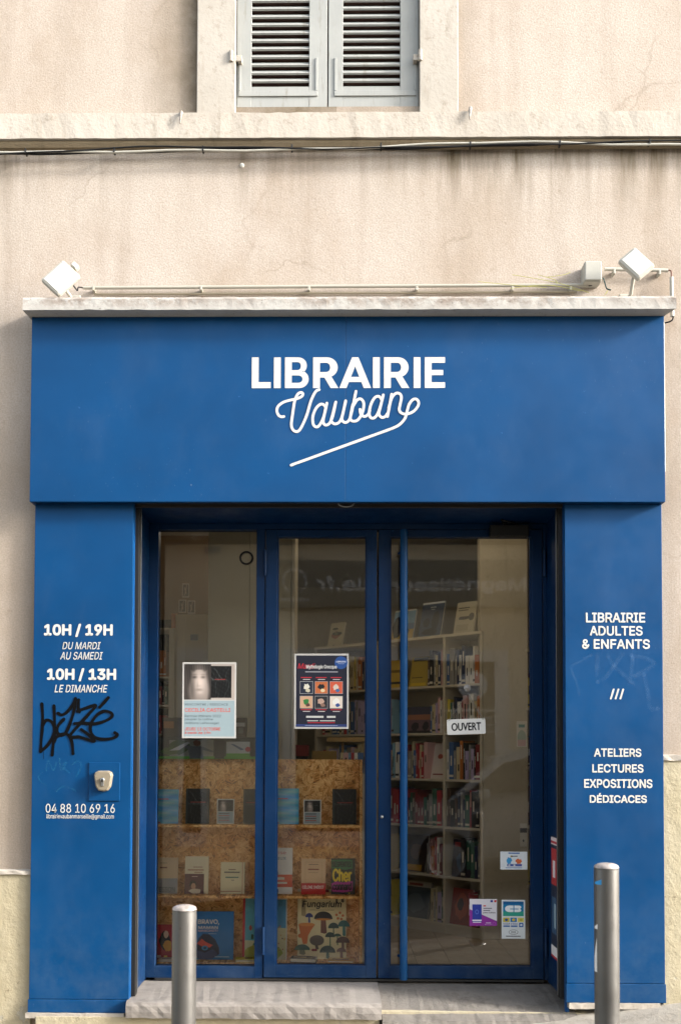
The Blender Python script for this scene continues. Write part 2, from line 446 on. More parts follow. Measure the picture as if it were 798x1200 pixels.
class Print:
    """flat printed shapes on a plane: u to the right, v up, facing -Y; every later shape sits a hair prouder"""
    def __init__(s, x0, z0, w, h, y, step=.00012): s.x0, s.z0, s.w, s.h, s.y, s.st = x0, z0, w, h, y, step; s.mb = MB(); s.k = 0
    def P(s, u, v): return (s.x0 + u * s.w, s.y - s.k * s.st, s.z0 + v * s.h)
    def poly(s, pts, m):
        s.k += 1; s.mb.faces([s.P(*p) for p in pts], [tuple(range(len(pts)))], m); return s
    def r(s, u, v, w, h, c): return s.poly([(u, v), (u+w, v), (u+w, v+h), (u, v+h)], flat(c) if isinstance(c, str) else c)
    def p(s, pts, c): return s.poly(pts, flat(c) if isinstance(c, str) else c)
    def e(s, u, v, a, b, c, n=18, a0=0, a1=360):
        return s.poly([(u + a*math.cos(R(a0+(a1-a0)*j/n)), v + b*math.sin(R(a0+(a1-a0)*j/n))) for j in range(n + (a1-a0 < 360))], flat(c) if isinstance(c, str) else c)
    def t(s, txt, u, v, w, h, c, bold=.0, shear=0., font='inter'):
        vs, fs = text_geo(txt, 0, shear, font); d = bold * 1.2
        for dx, dz in (((-1, 0), (1, 0), (0, 1), (0, -1)) if bold > 0 else ((0, 0),)):
            s.k += 1
            s.mb.faces([s.P(u + a*w + dx*d*h*s.h/s.w, v + b*h + dz*d*h) for a, b in vs], fs, flat(c) if isinstance(c, str) else c)
        return s
    def blob(s, u, v, a, b, c, seed=0, n=16, j=.3):
        q = random.Random(seed)
        return s.poly([(u + a*math.cos(2*math.pi*k/n)*(1-j*q.random()), v + b*math.sin(2*math.pi*k/n)*(1-j*q.random())) for k in range(n)], flat(c) if isinstance(c, str) else c)
    def build(s, name, parent=None): return s.mb.build(name, parent, recalc=False)

def pic(p, u, v, w, h, fn, nx=26, ny=26):
    """printed photograph: a grid whose colour attribute holds the printed tones"""
    p.k += 1
    if 'print_ink' not in bpy.data.materials:
        k = NT('print_ink', .5, .35); a = k.n('ShaderNodeVertexColor'); a.layer_name = 'ink'; k.t.links.new(a.outputs[0], k.b.inputs['Base Color'])
    m = bpy.data.materials['print_ink']
    lay = p.mb.bm.loops.layers.float_color.get('ink') or p.mb.bm.loops.layers.float_color.new('ink')
    i = p.mb.mi(m); g = [[p.mb.bm.verts.new(p.P(u + w*a/nx, v + h*b/ny)) for a in range(nx+1)] for b in range(ny+1)]
    cg = [[(*lin(tuple(max(0, min(1, c))**2.2 for c in fn(a/nx, b/ny))), 1) for a in range(nx+1)] for b in range(ny+1)]
    for b in range(ny):
        for a in range(nx):
            f = p.mb.bm.faces.new((g[b][a], g[b][a+1], g[b+1][a+1], g[b+1][a])); f.material_index = i
            for lp, (bb, aa) in zip(f.loops, ((b, a), (b, a+1), (b+1, a+1), (b+1, a))): lp[lay] = cg[bb][aa]
    return p
def gs(u, v, cu, cv, su, sv): return math.exp(-(((u-cu)/su)**2 + ((v-cv)/sv)**2))
def portrait(u, v):
    l = .47 + .10*math.sin(9*u+3*v)*.3
    l += .32*gs(u, v, .55, .48, .30, .42) - .02
    hair = max(0, min(1, (abs(u-.55) - .27 - .05*math.sin(6*v))*9)) if v < .85 else 1
    fringe = max(0, min(1, (v - (.80 + .05*math.sin(14*u)))*12))
    l -= .30*max(hair*.8, fringe*.8) + .03*math.sin(70*u+8*v)*max(hair, fringe)
    l -= .30*gs(u, v, .40, .63, .085, .035) + .30*gs(u, v, .70, .63, .085, .035) + .12*gs(u, v, .40, .71, .10, .02) + .12*gs(u, v, .70, .71, .10, .02)
    l -= .18*gs(u, v, .56, .28, .12, .03) + .10*gs(u, v, .50, .42, .03, .10) + .08*gs(u, v, .56, .39, .07, .02)
    l -= .20*gs(u, v, .30, .35, .12, .4); l += .06*gs(u, v, .60, .2, .1, .04)
    return (l*1.04, l*.96, l*.90)
def strands(u, v):
    l = .07 + .05*math.sin(31*u+17*v)*math.sin(13*u-29*v)
    for k in range(7):
        c = .95 - .13*k - .55*u + .06*math.sin(9*u+k*2.1); l += (.22 + .1*math.sin(k*4+7*u))*math.exp(-((v-c)/.018)**2)*max(0, math.sin(3.1*u+k*.8))
    for k in range(6):
        c = .15 + .14*k + .3*v + .05*math.sin(11*v+k); l += .18*math.exp(-((u-c)/.014)**2)*max(0, math.sin(4*v+k*1.7))
    return (l*.95, l*1.02, l)
def smooth_path(pts, n=8):
    out = []; P = [Vector(p) for p in pts]
    for i in range(len(P) - 1):
        p0 = P[max(i-1, 0)]; p1 = P[i]; p2 = P[i+1]; p3 = P[min(i+2, len(P)-1)]
        for k in range(n):
            t = k / n
            out.append(.5*((2*p1) + (-p0+p2)*t + (2*p0-5*p1+4*p2-p3)*t*t + (-p0+3*p1-3*p2+p3)*t**3))
    out.append(P[-1]); return out
def ribbon(mb, pts, width, y, m, n=8, ramp=.00001, taper=False):
    """flat brush or vinyl stroke through (x,z) points on the plane y"""
    pth = smooth_path(pts, n) if n > 1 else [Vector(p) for p in pts]; L = []; Rr = []
    for i, p in enumerate(pth):
        d = pth[min(i+1, len(pth)-1)] - pth[max(i-1, 0)]
        if d.length < 1e-9: d = Vector((1, 0))
        d.normalize(); nn = Vector((-d.y, d.x)); ww = width / 2
        if taper: ww *= .96 + .10 * math.sin(i * .37 + len(pth))
        yy = y - ramp * i
        L.append((p.x + nn.x*ww, yy, p.y + nn.y*ww)); Rr.append((p.x - nn.x*ww, yy, p.y - nn.y*ww))
    k = len(pth); mb.faces(L + Rr, [(i, k+i, k+i+1, i+1) for i in range(k-1)], m)
    for q, sgn in ((0, 1), (k-1, -1)):   # round ends
        c = pth[q]; yy = y - ramp * q - .00004
        mb.faces([(c.x + width/2*math.cos(a*math.pi/6), yy, c.y + width/2*math.sin(a*math.pi/6)) for a in range(12)], [tuple(range(12))], m)

# ================================================================== THE SHOP BUILDING
YP = -.45      # pilaster face
YF = -.51      # fascia face
YB = .06       # back of the frame zone / shop front wall thickness
ZF = .21       # shop floor and step
XL = AX(172, 0.); XR = AX(640, 0.)                 # opening, left and right
XPL = AX(38, YP); XPR = AX(777, YP)                # outer edges of the pilasters
ZS = AZ(588, YF)                                   # underside of the fascia
def ground(x, y): return .12 * (x - 1.2) + .14 + .025 * (min(y, -.4) + .5)

bld = thing('shop_building', 'beige stucco building above and around the blue bookshop front', 'building', (0, YW, 0))
mb = MB()
zt = 8.2; zr = 3.6
wl, wr = AX(277, YW, 60), AX(491, YW, 60)
zl0 = AZ(125, YW)
for (a, b, c, d) in ((-7, XPL + .05, -1.2, zr), (XPR - .05, 7, -.6, zr)):
    mb.box(a, b, YW, YW + .4, c, d, M_STUCCO)
mb.box(-7, wl, YW, YW + .4, zr, zt, M_STUCCO); mb.box(wr, 7, YW, YW + .4, zr, zt, M_STUCCO)
mb.box(wl, wr, YW, YW + .4, zr, zl0, M_STUCCO); mb.box(wl, wr, YW, YW + .4, zl0 + 1.9, zt, M_STUCCO)
bmesh.ops.remove_doubles(mb.bm, verts=mb.bm.verts[:], dist=.0001)
mb.build('wall', bld)
# string course with irregular lower edge
def rough_slab(x0, x1, prof, m, name, parent, amp=.003, dx=.05, seed=1, holes=()):
    q = random.Random(seed); n = int((x1-x0)/dx); k = len(prof); vs = []; fs = []
    off = [[q.uniform(-amp, amp) for _ in range(k)] for _ in range(n+1)]
    for i in range(n+1):
        x = x0 + (x1-x0)*i/n
        for j, (y, z) in enumerate(prof):
            chip = -abs(q.gauss(0, amp*1.6)) if q.random() < .12 else 0
            vs.append((x, y + (off[i][j] if y < prof[0][0]-.001 or True else 0) - chip*.0, z + off[i][(j+1) % k]*.8 + chip*(1 if j in (1,) else 0)))
    for i in range(n):
        for j in range(k):
            fs.append((i*k+j, i*k+(j+1) % k, (i+1)*k+(j+1) % k, (i+1)*k+j))
    fs.append(tuple(range(k))); fs.append(tuple(range(n*k, n*k+k))[::-1])
    b = MB(); b.faces(vs, fs, m); return b.build(name, parent)
zt1, zb1, zb2 = AZ(132, YW-.06), AZ(162, YW-.06), AZ(173, YW-.02)
rough_slab(-7, 7, [(YW-.001, zt1+.012), (YW-.065, zt1), (YW-.068, zb1), (YW-.001, zb1)], M_LEDGE, 'string_course', bld, .0015)
b = MB(); b.prism([(YW-.001, zb1+.001), (YW-.05, zb1-.002), (YW-.046, zb1-.012), (YW-.032, zb1-.026), (YW-.028, zb2+.01), (YW-.015, zb2), (YW-.001, zb2-.002)], -7, 7, M_MOULD); b.build('moulding', bld)
# window surround, shutters
for (p0, p1) in ((232, 277), (491, 536)):
    b = MB(); b.box(AX(p0, YW, 60), AX(p1, YW, 60), YW-.028, YW+.09, zt1+.008, zt1+1.95, M_SURR, .004); b.build('window_surround', bld)
b = MB(); b.box(wl, wr, YW-.03, YW+.12, zt1+1.75, zt1+1.95, M_SURR, .004); b.build('window_lintel', bld)
YSH = YW + .012
b = MB(); b.box(wl, wr, YSH+.05, YSH+.06, zt1, zt1+1.75, flat('#4d342b', .9)); b.build('window_backing', bld)
def shutter(p0, p1, o0, o1, hinge_px, lab):
    x0, x1, a0, a1 = [AX(p, YSH, 60) for p in (p0, p1, o0, o1)]
    z0 = zt1 + .012; z1 = zt1 + 1.72
    zo = AZ(101, YSH)
    b = MB()
    b.box(x0, a0, YSH, YSH+.034, z0, z1, M_SHUT, .002); b.box(a1, x1, YSH, YSH+.034, z0, z1, M_SHUT, .002)
    b.box(a0, a1, YSH+.001, YSH+.033, z0, zo, M_SHUT, .002); b.box(a0, a1, YSH+.001, YSH+.033, z1-.1, z1, M_SHUT, .002)
    sh = b.build('shutter', bld); sh['label'] = lab
    n = 0; z = zo + .026
    while z < z1 - .11:
        s = MB(); rot = Matrix.Rotation(R(-38), 3, 'X'); tw = rng.uniform(-.0012, .0012)
        s.box(a0, a1, YSH+.0, YSH+.010, z-.004, z+.032, M_SHUT, .001, rot, (0, YSH+.01, z))
        s.build('slat', sh); z += .0434; n += 1
    # raised metal strap
    e = MB(); e.box(x0+.012 if hinge_px < 380 else a0-.045, a1+.045 if hinge_px < 380 else x1-.012, YSH-.006, YSH-.0005, AZ(113, YSH), AZ(107, YSH), M_SHUT, .0015)
    for q in ((x0+.012, x0+.024), (a1+.033, a1+.045)) if hinge_px < 380 else ((a0-.045, a0-.033), (x1-.024, x1-.012)):
        e.box(q[0], q[1], YSH-.0055, YSH-.0008, AZ(106.8, YSH), AZ(68, YSH), M_SHUT, .0015)
    e.build('strap', sh)
    h = MB(); hx = AX(hinge_px, YSH, 72); hz = AZ(72, YSH)
    h.tube([(hx, YSH-.042, hz-.028), (hx, YSH-.042, hz+.028)], .011, M_LEDGE, 12)
    h.box(hx-.004, (x0 if hinge_px < 380 else x1) + (.03 if hinge_px < 380 else -.03), YSH-.036, YSH-.026, hz-.02, hz+.012, M_LEDGE, .002)
    h.box((x0+.01 if hinge_px < 380 else x1-.03), (x0+.03 if hinge_px < 380 else x1-.01), YSH-.03, YSH+.001, hz-.02, hz+.012, M_LEDGE, .002)
    h.build('hinge', sh)
shutter(277.7, 383.4, 295, 362.5, 272, None) if False else None
sa = shutter(277.7, 383.4, 295, 362.5, 272, 'left grey shutter leaf with rusty streaks')
sb = shutter(385.0, 490.3, 402, 469, 491.5, 'right grey shutter leaf, slightly ajar along its hinge side')
# painted dado at the foot of the wall (two stretches)
zdl = AZ(1024, YW-.02, 20); zdr = AZ(888, YW-.02, 788)
b = MB(); b.box(-7, XPL+.003, YW-.02, YW+.05, -1.3, zdl, M_PEEL, .003); o = b.build('dado', bld); o['label'] = 'smooth yellowish painted wall base left of the shop'
b = MB(); b.box(XPR-.004, 7, YW-.02, YW+.05, -.6, zdr, M_PEEL, .003); o = b.build('dado', bld); o['label'] = 'peeling yellowish painted wall base right of the shop'
rough_slab(-7, XPL+.001, [(YW-.001, zdl+.022), (YW-.03, zdl+.016), (YW-.032, zdl-.002), (YW-.001, zdl-.002)], M_LEDGE, 'dado_cap', bld, .0018, .04, 4)
rough_slab(XPR-.001, 7, [(YW-.001, zdr+.016), (YW-.026, zdr+.012), (YW-.028, zdr-.014), (YW-.001, zdr-.014)], M_LEDGE, 'dado_cap', bld, .003, .03, 5)

# cables along the string course
cb = thing('facade_cable', 'black and white cable bundle clipped under the string course', 'cable', (0, YW-.05, zb2))
for i, (m, r, dz, px_a, px_b) in enumerate(((M_RUBBER, .0055, 0, 0, 1), (M_PVC, .006, .010, 0, 1), (M_RUBBER, .004, -.011, 0, 1))):
    pts = []
    for k in range(60):
        x = -4 + 8*k/59; u = 392 + x*230
        zz = AZ(178 - .0115*u + 1.3*math.sin(u/60+i) + .8*math.sin(u/23+2*i), YW-.05)
        dip = dz * math.cos(u/95 + i*.5)
        pts.append((x, YW-.048-.006*i, zz + dip))
    t = MB(); t.tube(pts, r, m, 8); t.build('cable', cb)
for k in range(14):
    x = -3 + 6*k/13; u = 392 + x*230; zz = AZ(177 - .0115*u, YW-.05)
    t = MB(); t.box(x-.004, x+.004, YW-.062, YW-.03, zz-.013, zz+.013, M_BLACK, .001); t.build('clip', cb)
t = MB(); p = at(284, 194, YW); t.lathe([(0, .012), (.009, .009), (.012, .002), (.012, -.01)], M_WHITE, 14, (0, 0, 0))
o = tag(t.build('wall_plug'), 'small white round plug on the wall under the cable', 'plug'); o.location = (p.x, YW, p.z); o.rotation_euler = (R(90), 0, 0)
for pxx, pyy in ((213, 134), (551, 129)):
    p = at(pxx, pyy, YW-.07); t = MB(); t.tube([(p.x, YW-.02, p.z+.01), (p.x, YW-.075, p.z+.008), (p.x-.003, YW-.08, p.z-.02), (p.x-.005, YW-.08, p.z-.055)], [.008, .009, .007, .003], M_CORN, 8)
    tag(t.build('drip_spout'), ('left' if pxx < 300 else 'right') + ' small whitish drip spout on the edge of the string course', 'spout', 'drip spouts on the string course')

# ================================================================== THE SHOPFRONT
sf = thing('shopfront', 'blue painted wooden shopfront with white LIBRAIRIE Vauban lettering', 'shopfront', (0, YP, ZF))
ztf = AZ(371, YF); xfl = AX(36.5, YF, 480); xfr = AX(778.5, YF, 480); xseam = AX(405, YF, 480)
b = MB(); b.box(xfl, xseam-.0002, YF, YF+.02, ZS, ztf, M_BLUE, .0015); fa = b.build('fascia_panel', sf)
b = MB(); b.box(xseam+.0002, xfr, YF, YF+.02, ZS, ztf, M_BLUE, .0015); fb = b.build('fascia_panel', sf)
b = MB(); b.box(xfl+.002, xfl+.02, YF+.02, YW, ZS, ztf, M_BLUE); b.box(xfr-.02, xfr-.002, YF+.02, YW, ZS, ztf, M_BLUE)
b.box(xfl+.02, xfr-.02, YF+.02, YF+.035, ZS+.002, ztf, M_BLUE)
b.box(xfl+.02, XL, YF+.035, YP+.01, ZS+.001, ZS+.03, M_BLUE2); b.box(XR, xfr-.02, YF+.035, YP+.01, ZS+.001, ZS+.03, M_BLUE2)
b.build('fascia_return', sf)
# pilasters
xil, xir = AX(154, YP), AX(662.5, YP)
def trimline(px0, px1, py): return AZ(py, YP, (px0+px1)/2)
for side in (0, 1):
    x0, x1 = (XPL, xil) if side == 0 else (xir, XPR)
    px0, px1 = (38, 154) if side == 0 else (663, 777)
    zt_ = ZS + .02
    zb = trimline(px0, px1, 1171 if side == 0 else 1152.5); zbb = trimline(px0, px1, 1186.5 if side == 0 else 1175)
    b = MB(); b.box(x0, x1, YP, YP+.03, zb, zt_, M_BLUE, .002)
    pil = b.build('pilaster', sf)
    b = MB(); b.box(x0-.004, x1+.003, YP-.006, YP+.03, zbb, zb-.002, M_BLUE, .002); b.build('base_board', pil)
    b = MB()
    if side == 0: b.box(x0-.002, x0+.015, YP+.03, YW-.0, zbb, zt_, M_BLUE)
    else: b.box(x1-.015, x1+.002, YP+.03, YW, zbb, zt_, M_BLUE)
    b.build('side_board', pil)
    # white ledge under the pilaster
    if side == 0:
        rough_slab(x0-.012, x1-.02, [(YW, zbb-.001), (YP-.018, zbb-.001), (YP-.018, zbb-.026), (YW, zbb-.026)], M_LEDGE, 'footing', sf, .001, .03, 8)
        pil_l = pil
    else:
        rough_slab(x0+.01, x1-.03, [(YW, zbb-.001), (YP-.012, zbb-.001), (YP-.012, zbb-.03), (YW, zbb-.03)], M_LEDGE, 'footing', sf, .0015, .03, 9)
        pil_r = pil
# reveals: return strip, shutter guide rail, inner board
for side, (xo, xi, sg) in enumerate(((xil, XL, 1), (xir, XR, -1))):
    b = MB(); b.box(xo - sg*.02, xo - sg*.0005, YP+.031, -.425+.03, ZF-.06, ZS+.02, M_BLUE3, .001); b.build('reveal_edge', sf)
    b = MB(); b.box(xo - sg*.012, xo + sg*.020, -.392, -.345, ZF+.0, ZS+.06, M_BLACK, .002); b.box(xo - sg*.012, xo+sg*.012, -.344, -.30, ZF, ZS+.06, M_BLACK, .002)
    b.box(xo + sg*.0205, xo + sg*.0235, -.349, -.343, ZF+.01, ZS+.05, M_STEEL); b.build('shutter_rail', sf)
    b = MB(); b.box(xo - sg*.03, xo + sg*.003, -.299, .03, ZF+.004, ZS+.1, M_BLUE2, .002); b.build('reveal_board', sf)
    for z_ in (ZF+.45, ZF+1.1, ZF+1.8):
        b = MB(); b.box(xo - sg*.0, xo+sg*.0045, -.06, -.035, z_, z_+.02, M_BLUE2, .001); b.build('screw_cap', sf)
# soffit above the doors + roller shutter slot
zf_top = AZ(616, -.03)
b = MB(); b.box(xil-.02, xir+.02, -.47, -.41, ZS+.012, ZS+.04, M_BLACK, .002); b.build('shutter_slot', sf)
b = MB(); b.box(xil-.02, xir+.02, -.409, -.395, ZS-.004, ZS+.06, flat('#2a2522', .5), .002); b.build('slot_trim', sf)
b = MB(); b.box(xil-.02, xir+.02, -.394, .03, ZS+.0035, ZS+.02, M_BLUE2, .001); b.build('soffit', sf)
b = MB(); cxh = AX(405, -.5); b.tube([(cxh + .042*math.cos(a), -.44, ZS+.014-.022*math.sin(a)) for a in [math.pi*k/12 for k in range(13)]], .0035, M_STEEL, 8); b.build('pull_ring', sf)

# lettering on the fascia -------------------------------------------------
def arc(cx, cy, rx, ry, a0, a1, n=10): return [(cx+rx*math.cos(R(a0+(a1-a0)*k/n)), cy+ry*math.sin(R(a0+(a1-a0)*k/n))) for k in range(n+1)]
S = .215
def gl_L(): return .60, [[(0,0),(.60,0),(.60,S*.9),(S,S*.9),(S,1),(0,1)]]
def gl_I(): return S, [[(0,0),(S,0),(S,1),(0,1)]]
def gl_E(): t = .185; return .64, [[(0,0),(.64,0),(.64,t),(S,t),(S,.5-t*.46),(.58,.5-t*.46),(.58,.5+t*.46),(S,.5+t*.46),(S,1-t),(.64,1-t),(.64,1),(0,1)]]
def gl_B():
    t = .17
    out = [(0,0)] + arc(.45,.29,.30,.29,-90,70,12) + arc(.42,.73,.27,.27,-55,90,12) + [(0,1)]
    h1 = [(S,t)] + arc(.43,.29,.125,.12,-90,90,8)[0:] + [(S,.41)]
    h2 = [(S,.585)] + arc(.40,.715,.105,.13,-90,90,8) + [(S,.845)]
    return .755, [out, h1, h2]
def gl_R():
    t = .18
    out = [(0,0),(S,0),(S,.34),(.36,.34),(.555,0),(.80,0),(.575,.375)] + arc(.44,.67,.335,.33,-52,90,14) + [(0,1)]
    h = [(S,.34+t)] + arc(.42,.67,.12,.15,-90,90,8) + [(S,1-t)]
    return .80, [out, h]
def gl_A(): return 1.0, [[(0,0),(.225,0),(.30,.195),(.695,.195),(.77,0),(1.0,0),(.60,1),(.40,1)], [(.365,.36),(.63,.36),(.4975,.71)]]
def outline_text(word, spacing, x0, x1, z0, z1, y, m, name, parent, depth=.0):
    g = dict(L=gl_L, I=gl_I, E=gl_E, B=gl_B, R=gl_R, A=gl_A); tot = 0; items = []
    for i, ch in enumerate(word):
        wd, loops = g[ch](); items.append((tot, loops)); tot += wd + spacing.get(word[i:i+2], spacing['_'])
    tot -= spacing['_']
    cu = bpy.data.curves.new(name, 'CURVE'); cu.dimensions = '2D'; cu.fill_mode = 'FRONT'
    for off, loops in items:
        for lp in loops:
            sp = cu.splines.new('POLY'); sp.points.add(len(lp)-1); sp.use_cyclic_u = True
            for k, (u, v) in enumerate(lp): sp.points[k].co = ((off+u)/tot, v, 0, 1)
    ob = bpy.data.objects.new(name, cu); col.objects.link(ob); bpy.context.view_layer.update()
    me = bpy.data.meshes.new_from_object(ob.evaluated_get(bpy.context.evaluated_depsgraph_get()))
    b = MB(); b.faces([(x0+(x1-x0)*v.co.x, y, z0+(z1-z0)*v.co.y) for v in me.vertices], [tuple(p.vertices) for p in me.polygons], m)
    bpy.data.objects.remove(ob); bpy.data.curves.remove(cu); bpy.data.meshes.remove(me)
    return b.build(name, parent, recalc=False)
yl = YF - .0012
outline_text('LIBRAIRIE', {'_': .135, 'RA': .03, 'AI': .06, 'LI': .10}, AX(295.3, YF, 436), AX(521.3, YF, 436), AZ(454.8, YF, 400), AZ(418.8, YF, 400), yl, M_VINYL, 'sign_lettering', fa)
b = MB()
def zp(x, y, ox, oy, s, Y): q = at(ox + x/s, oy + y/s, Y); return (q.x, q.z)
def t1(pts): return [(370+x/6.138, 445+y/6.138) for x, y in pts]
def t2(pts): return [(320+x/9.975, 445+y/9.975) for x, y in pts]
vau = [t2([(128,430),(95,433),(62,410),(46,360),(62,310),(120,265),(200,240),(270,225),(330,200),(350,170),(330,150),(295,165),(268,210),(250,270),(230,400),(215,520),(230,580),(265,607),(310,590),(360,500),(400,400),(440,260),(480,170),(510,130),(540,118)]),
 t2([(618,330),(590,292),(550,290),(500,340),(466,430),(470,520),(505,553),(545,530),(590,440),(612,350),(630,275)]) , t2([(628,285),(602,400),(586,490),(610,530),(655,515),(690,450),(715,350),(733,262)]),
 t1([(143,162),(122,250),(112,295),(135,318),(170,305),(192,255),(215,152)]), t1([(215,158),(198,230),(188,285),(210,308),(240,290),(262,215),(289,84)]),
 t1([(272,185),(298,146),(326,140),(345,172),(336,235),(304,288),(270,299),(250,284),(254,240),(266,180)]), t1([(318,214),(325,248),(350,265),(376,250),(388,222)]),
 t1([(476,150),(455,121),(424,130),(396,180),(384,240),(394,272),(420,275),(445,245),(468,180),(485,110)]), t1([(484,116),(466,190),(454,245),(472,271),(498,266),(514,245)]),
 t1([(545,105),(530,190),(515,265)]), t1([(524,205),(545,135),(572,101),(600,100),(615,125),(606,180),(600,215),(615,240),(652,248),(700,230),(733,192),(738,160),(720,140),(695,146),(670,180),(655,230),(640,280),(600,325),(548,352)])]
for st_ in vau: ribbon(b, [(at(x, y, YF).x, at(x, y, YF).z) for x, y in st_], .0135, yl - .00008*vau.index(st_), M_VINYL, 8, ramp=.00001)
ribbon(b, [(at(x, y, YF).x, at(x, y, YF).z) for x, y in t1([(555,349),(-176,615)])], .0135, yl-.0014, M_VINYL, 1)
b.build('sign_script', fa, recalc=False)
# lettering on the pilasters ----------------------------------------------
def line(txt, px0, px1, py0, py1, parent, bold=.02, shear=0., m=None, name='lettering', Y=YP, font='inter'):
    mx = (px0+px1)/2; x0, x1 = AX(px0, Y, py1), AX(px1, Y, py1); z0, z1 = AZ(py1, Y, mx), AZ(py0, Y, mx)
    vs, fs = text_geo(txt, 0, shear, font); b = MB(); d = bold * (z1 - z0) * 1.5
    sh = [(0, 0)] if bold <= 0 else [(d*math.cos(k*math.pi/4), d*math.sin(k*math.pi/4)) for k in range(8)]
    x0 += d; x1 -= d; z0 += d; z1 -= d
    for k, (dx, dz) in enumerate(sh):
        b.faces([(x0+(x1-x0)*a+dx, Y-.0010-.00006*k, z0+(z1-z0)*c+dz) for a, c in vs], fs, m or M_VINYL)
    return b.build(name, parent, recalc=False)
for a in (('10H / 19H', 52, 132.5, 731, 746.5, .035, 0), ('DU MARDI', 73.5, 118.5, 752.5, 761, .006, .22), ('AU SAMEDI', 71, 121, 764, 773, .006, .22),
          ('10H / 13H', 55.5, 136.5, 783, 798.5, .035, 0), ('LE DIMANCHE', 64.5, 126.5, 802.5, 811.5, .008, .22), ('04 88 10 69 16', 54, 135, 942, 952.5, .004, 0),
          ('librairievaubanmarseille@gmail.com', 55, 134, 954, 960.5, .004, 0)):
    line(a[0], *a[1:5], pil_l, a[5], a[6])
for a in (('LIBRAIRIE', 686, 755.5, 718, 729.5), ('ADULTES', 690.5, 752.5, 733.5, 745), ('& ENFANTS', 681.5, 761, 749, 760.5), ('///', 714, 731, 807, 819.5),
          ('ATELIERS', 695.5, 751, 877, 887), ('LECTURES', 693.5, 753.5, 895.5, 905.5), ('EXPOSITIONS', 684, 764, 913, 923.5), ('DÉDICACES', 690.5, 757.5, 929.5, 941)):
    line(a[0], *a[1:5], pil_r, .024, 0)
# graffiti
b = MB(); mk = flat('#040507', .8, .1)
gr = [[(127,535),(131,600),(129,660),(124,715),(121,775)], [(124,772),(160,738),(186,688),(190,650),(172,622),(148,618),(134,640)],
      [(188,545),(191,620),(190,690),(184,740),(179,792)], [(208,583),(232,590),(262,568),(284,535),(296,508)],
      [(296,508),(288,570),(268,636),(246,682),(222,694),(204,676),(210,644),(238,612)], [(190,725),(206,698),(240,686),(262,694),(278,728),(284,785)],
      [(312,515),(310,555),(316,575)], [(306,572),(350,556),(398,543),(362,588),(310,645),(268,700),(318,702),(390,724),(366,694),(326,664)], [(292,634),(330,632),(368,634)],
      [(352,636),(400,634),(448,620),(478,600),(474,580),(440,572),(404,592),(376,632),(372,672),(396,704),(440,713),(488,706),(506,690),(494,680)], [(418,552),(440,528),(461,504)]]
for i, st_ in enumerate(gr): ribbon(b, [zp(x, y, 20, 700, 4.286, YP) for x, y in st_], .0168, YP-.0014-.0002*i, mk, 8, taper=True)
ribbon(b, [zp(x, y, 20, 700, 4.286, YP) for x, y in ((135,770),(136,812))], .002, YP-.002, mk, 1)
b.build('graffiti_tag', pil_l, recalc=False)
b = MB(); sm = mk_smear('teal_smear', '#2a84a8', .16)
for i, st_ in enumerate([[(150,870),(160,820),(185,870),(200,830)], [(130,880),(110,910),(150,945)], [(215,810),(225,870),(250,830),(230,850),(265,880)], [(280,840),(310,820),(325,850),(300,900)], [(200,975),(240,950),(300,972)]]):
    ribbon(b, [zp(x, y, 20, 700, 4.286, YP) for x, y in st_], .008, YP-.0015-.0005*i, sm, 6, ramp=.00002)
b.build('washed_off_tag', pil_l, recalc=False)
b = MB(); sm = mk_smear('pale_smear', '#8fb2d6', .05)
for i, st_ in enumerate([[(225,332),(170,365),(125,395),(150,470),(165,530)], [(257,335),(254,380),(250,435)], [(308,340),(345,395),(395,440),(435,475)], [(382,328),(340,385),(300,440),(255,468)], [(425,335),(480,345),(535,368),(520,395),(440,440)], [(488,430),(505,510),(520,600),(560,600)], [(430,350),(425,410),(415,470)]]):
    ribbon(b, [zp(x, y, 640, 690, 4.285, YP) for x, y in st_], .021 if i else .012, YP-.0015-.0005*i, sm, 6, ramp=.00002)
b.build('washed_off_tag', pil_r, recalc=False)
# key switch
b = MB(); b.box(AX(105, YP), AX(141.5, YP), YP-.006, YP-.0003, AZ(938.5, YP, 120), AZ(893.5, YP, 120), M_BLUE, .002); ksw = b.build('switch_plate', pil_l)
kx, kz = AX(122.5, YP, 915), AZ(915, YP, 122); b = MB(); w_, h_ = .046, .052
out = [(-.9,.55),(-.8,.85),(-.5,1),(.5,1),(.8,.85),(.9,.55),(.72,-.55),(.45,-.95),(0,-1.02),(-.45,-.95),(-.72,-.55)]
n = len(out); vs = [(kx+u*w_*1.15, YP-.006, kz+v*h_) for u, v in out] + [(kx+u*w_*1.10, YP-.026, kz+v*h_*.98) for u, v in out] + [(kx+u*w_*.95, YP-.031, kz+v*h_*.86) for u, v in out]
b.faces(vs, [(j, (j+1) % n, n+(j+1) % n, n+j) for j in range(n)] + [(n+j, n+(j+1) % n, 2*n+(j+1) % n, 2*n+j) for j in range(n)] + [tuple(range(2*n, 3*n))], flat('#857b69', .45)); b.build('key_switch', pil_l)
b = MB(); b.lathe([(0, .014), (.009, .014), (.011, .010), (.011, 0)], M_STEEL, 16); o = b.build('keyhole', None)
o.parent = pil_l; o.location = (kx, YP-.030-YP, kz+.006-ZF); o.rotation_euler = (R(90), 0, 0)
b = MB(); b.box(kx-.004, kx+.004, YP-.046, YP-.0445, kz-.004, kz+.011, M_BLACK, .0005); b.box(kx-.007, kx+.007, YP-.036, YP-.031, kz-.026, kz-.006, M_STEEL, .002); b.build('key_slot', pil_l)

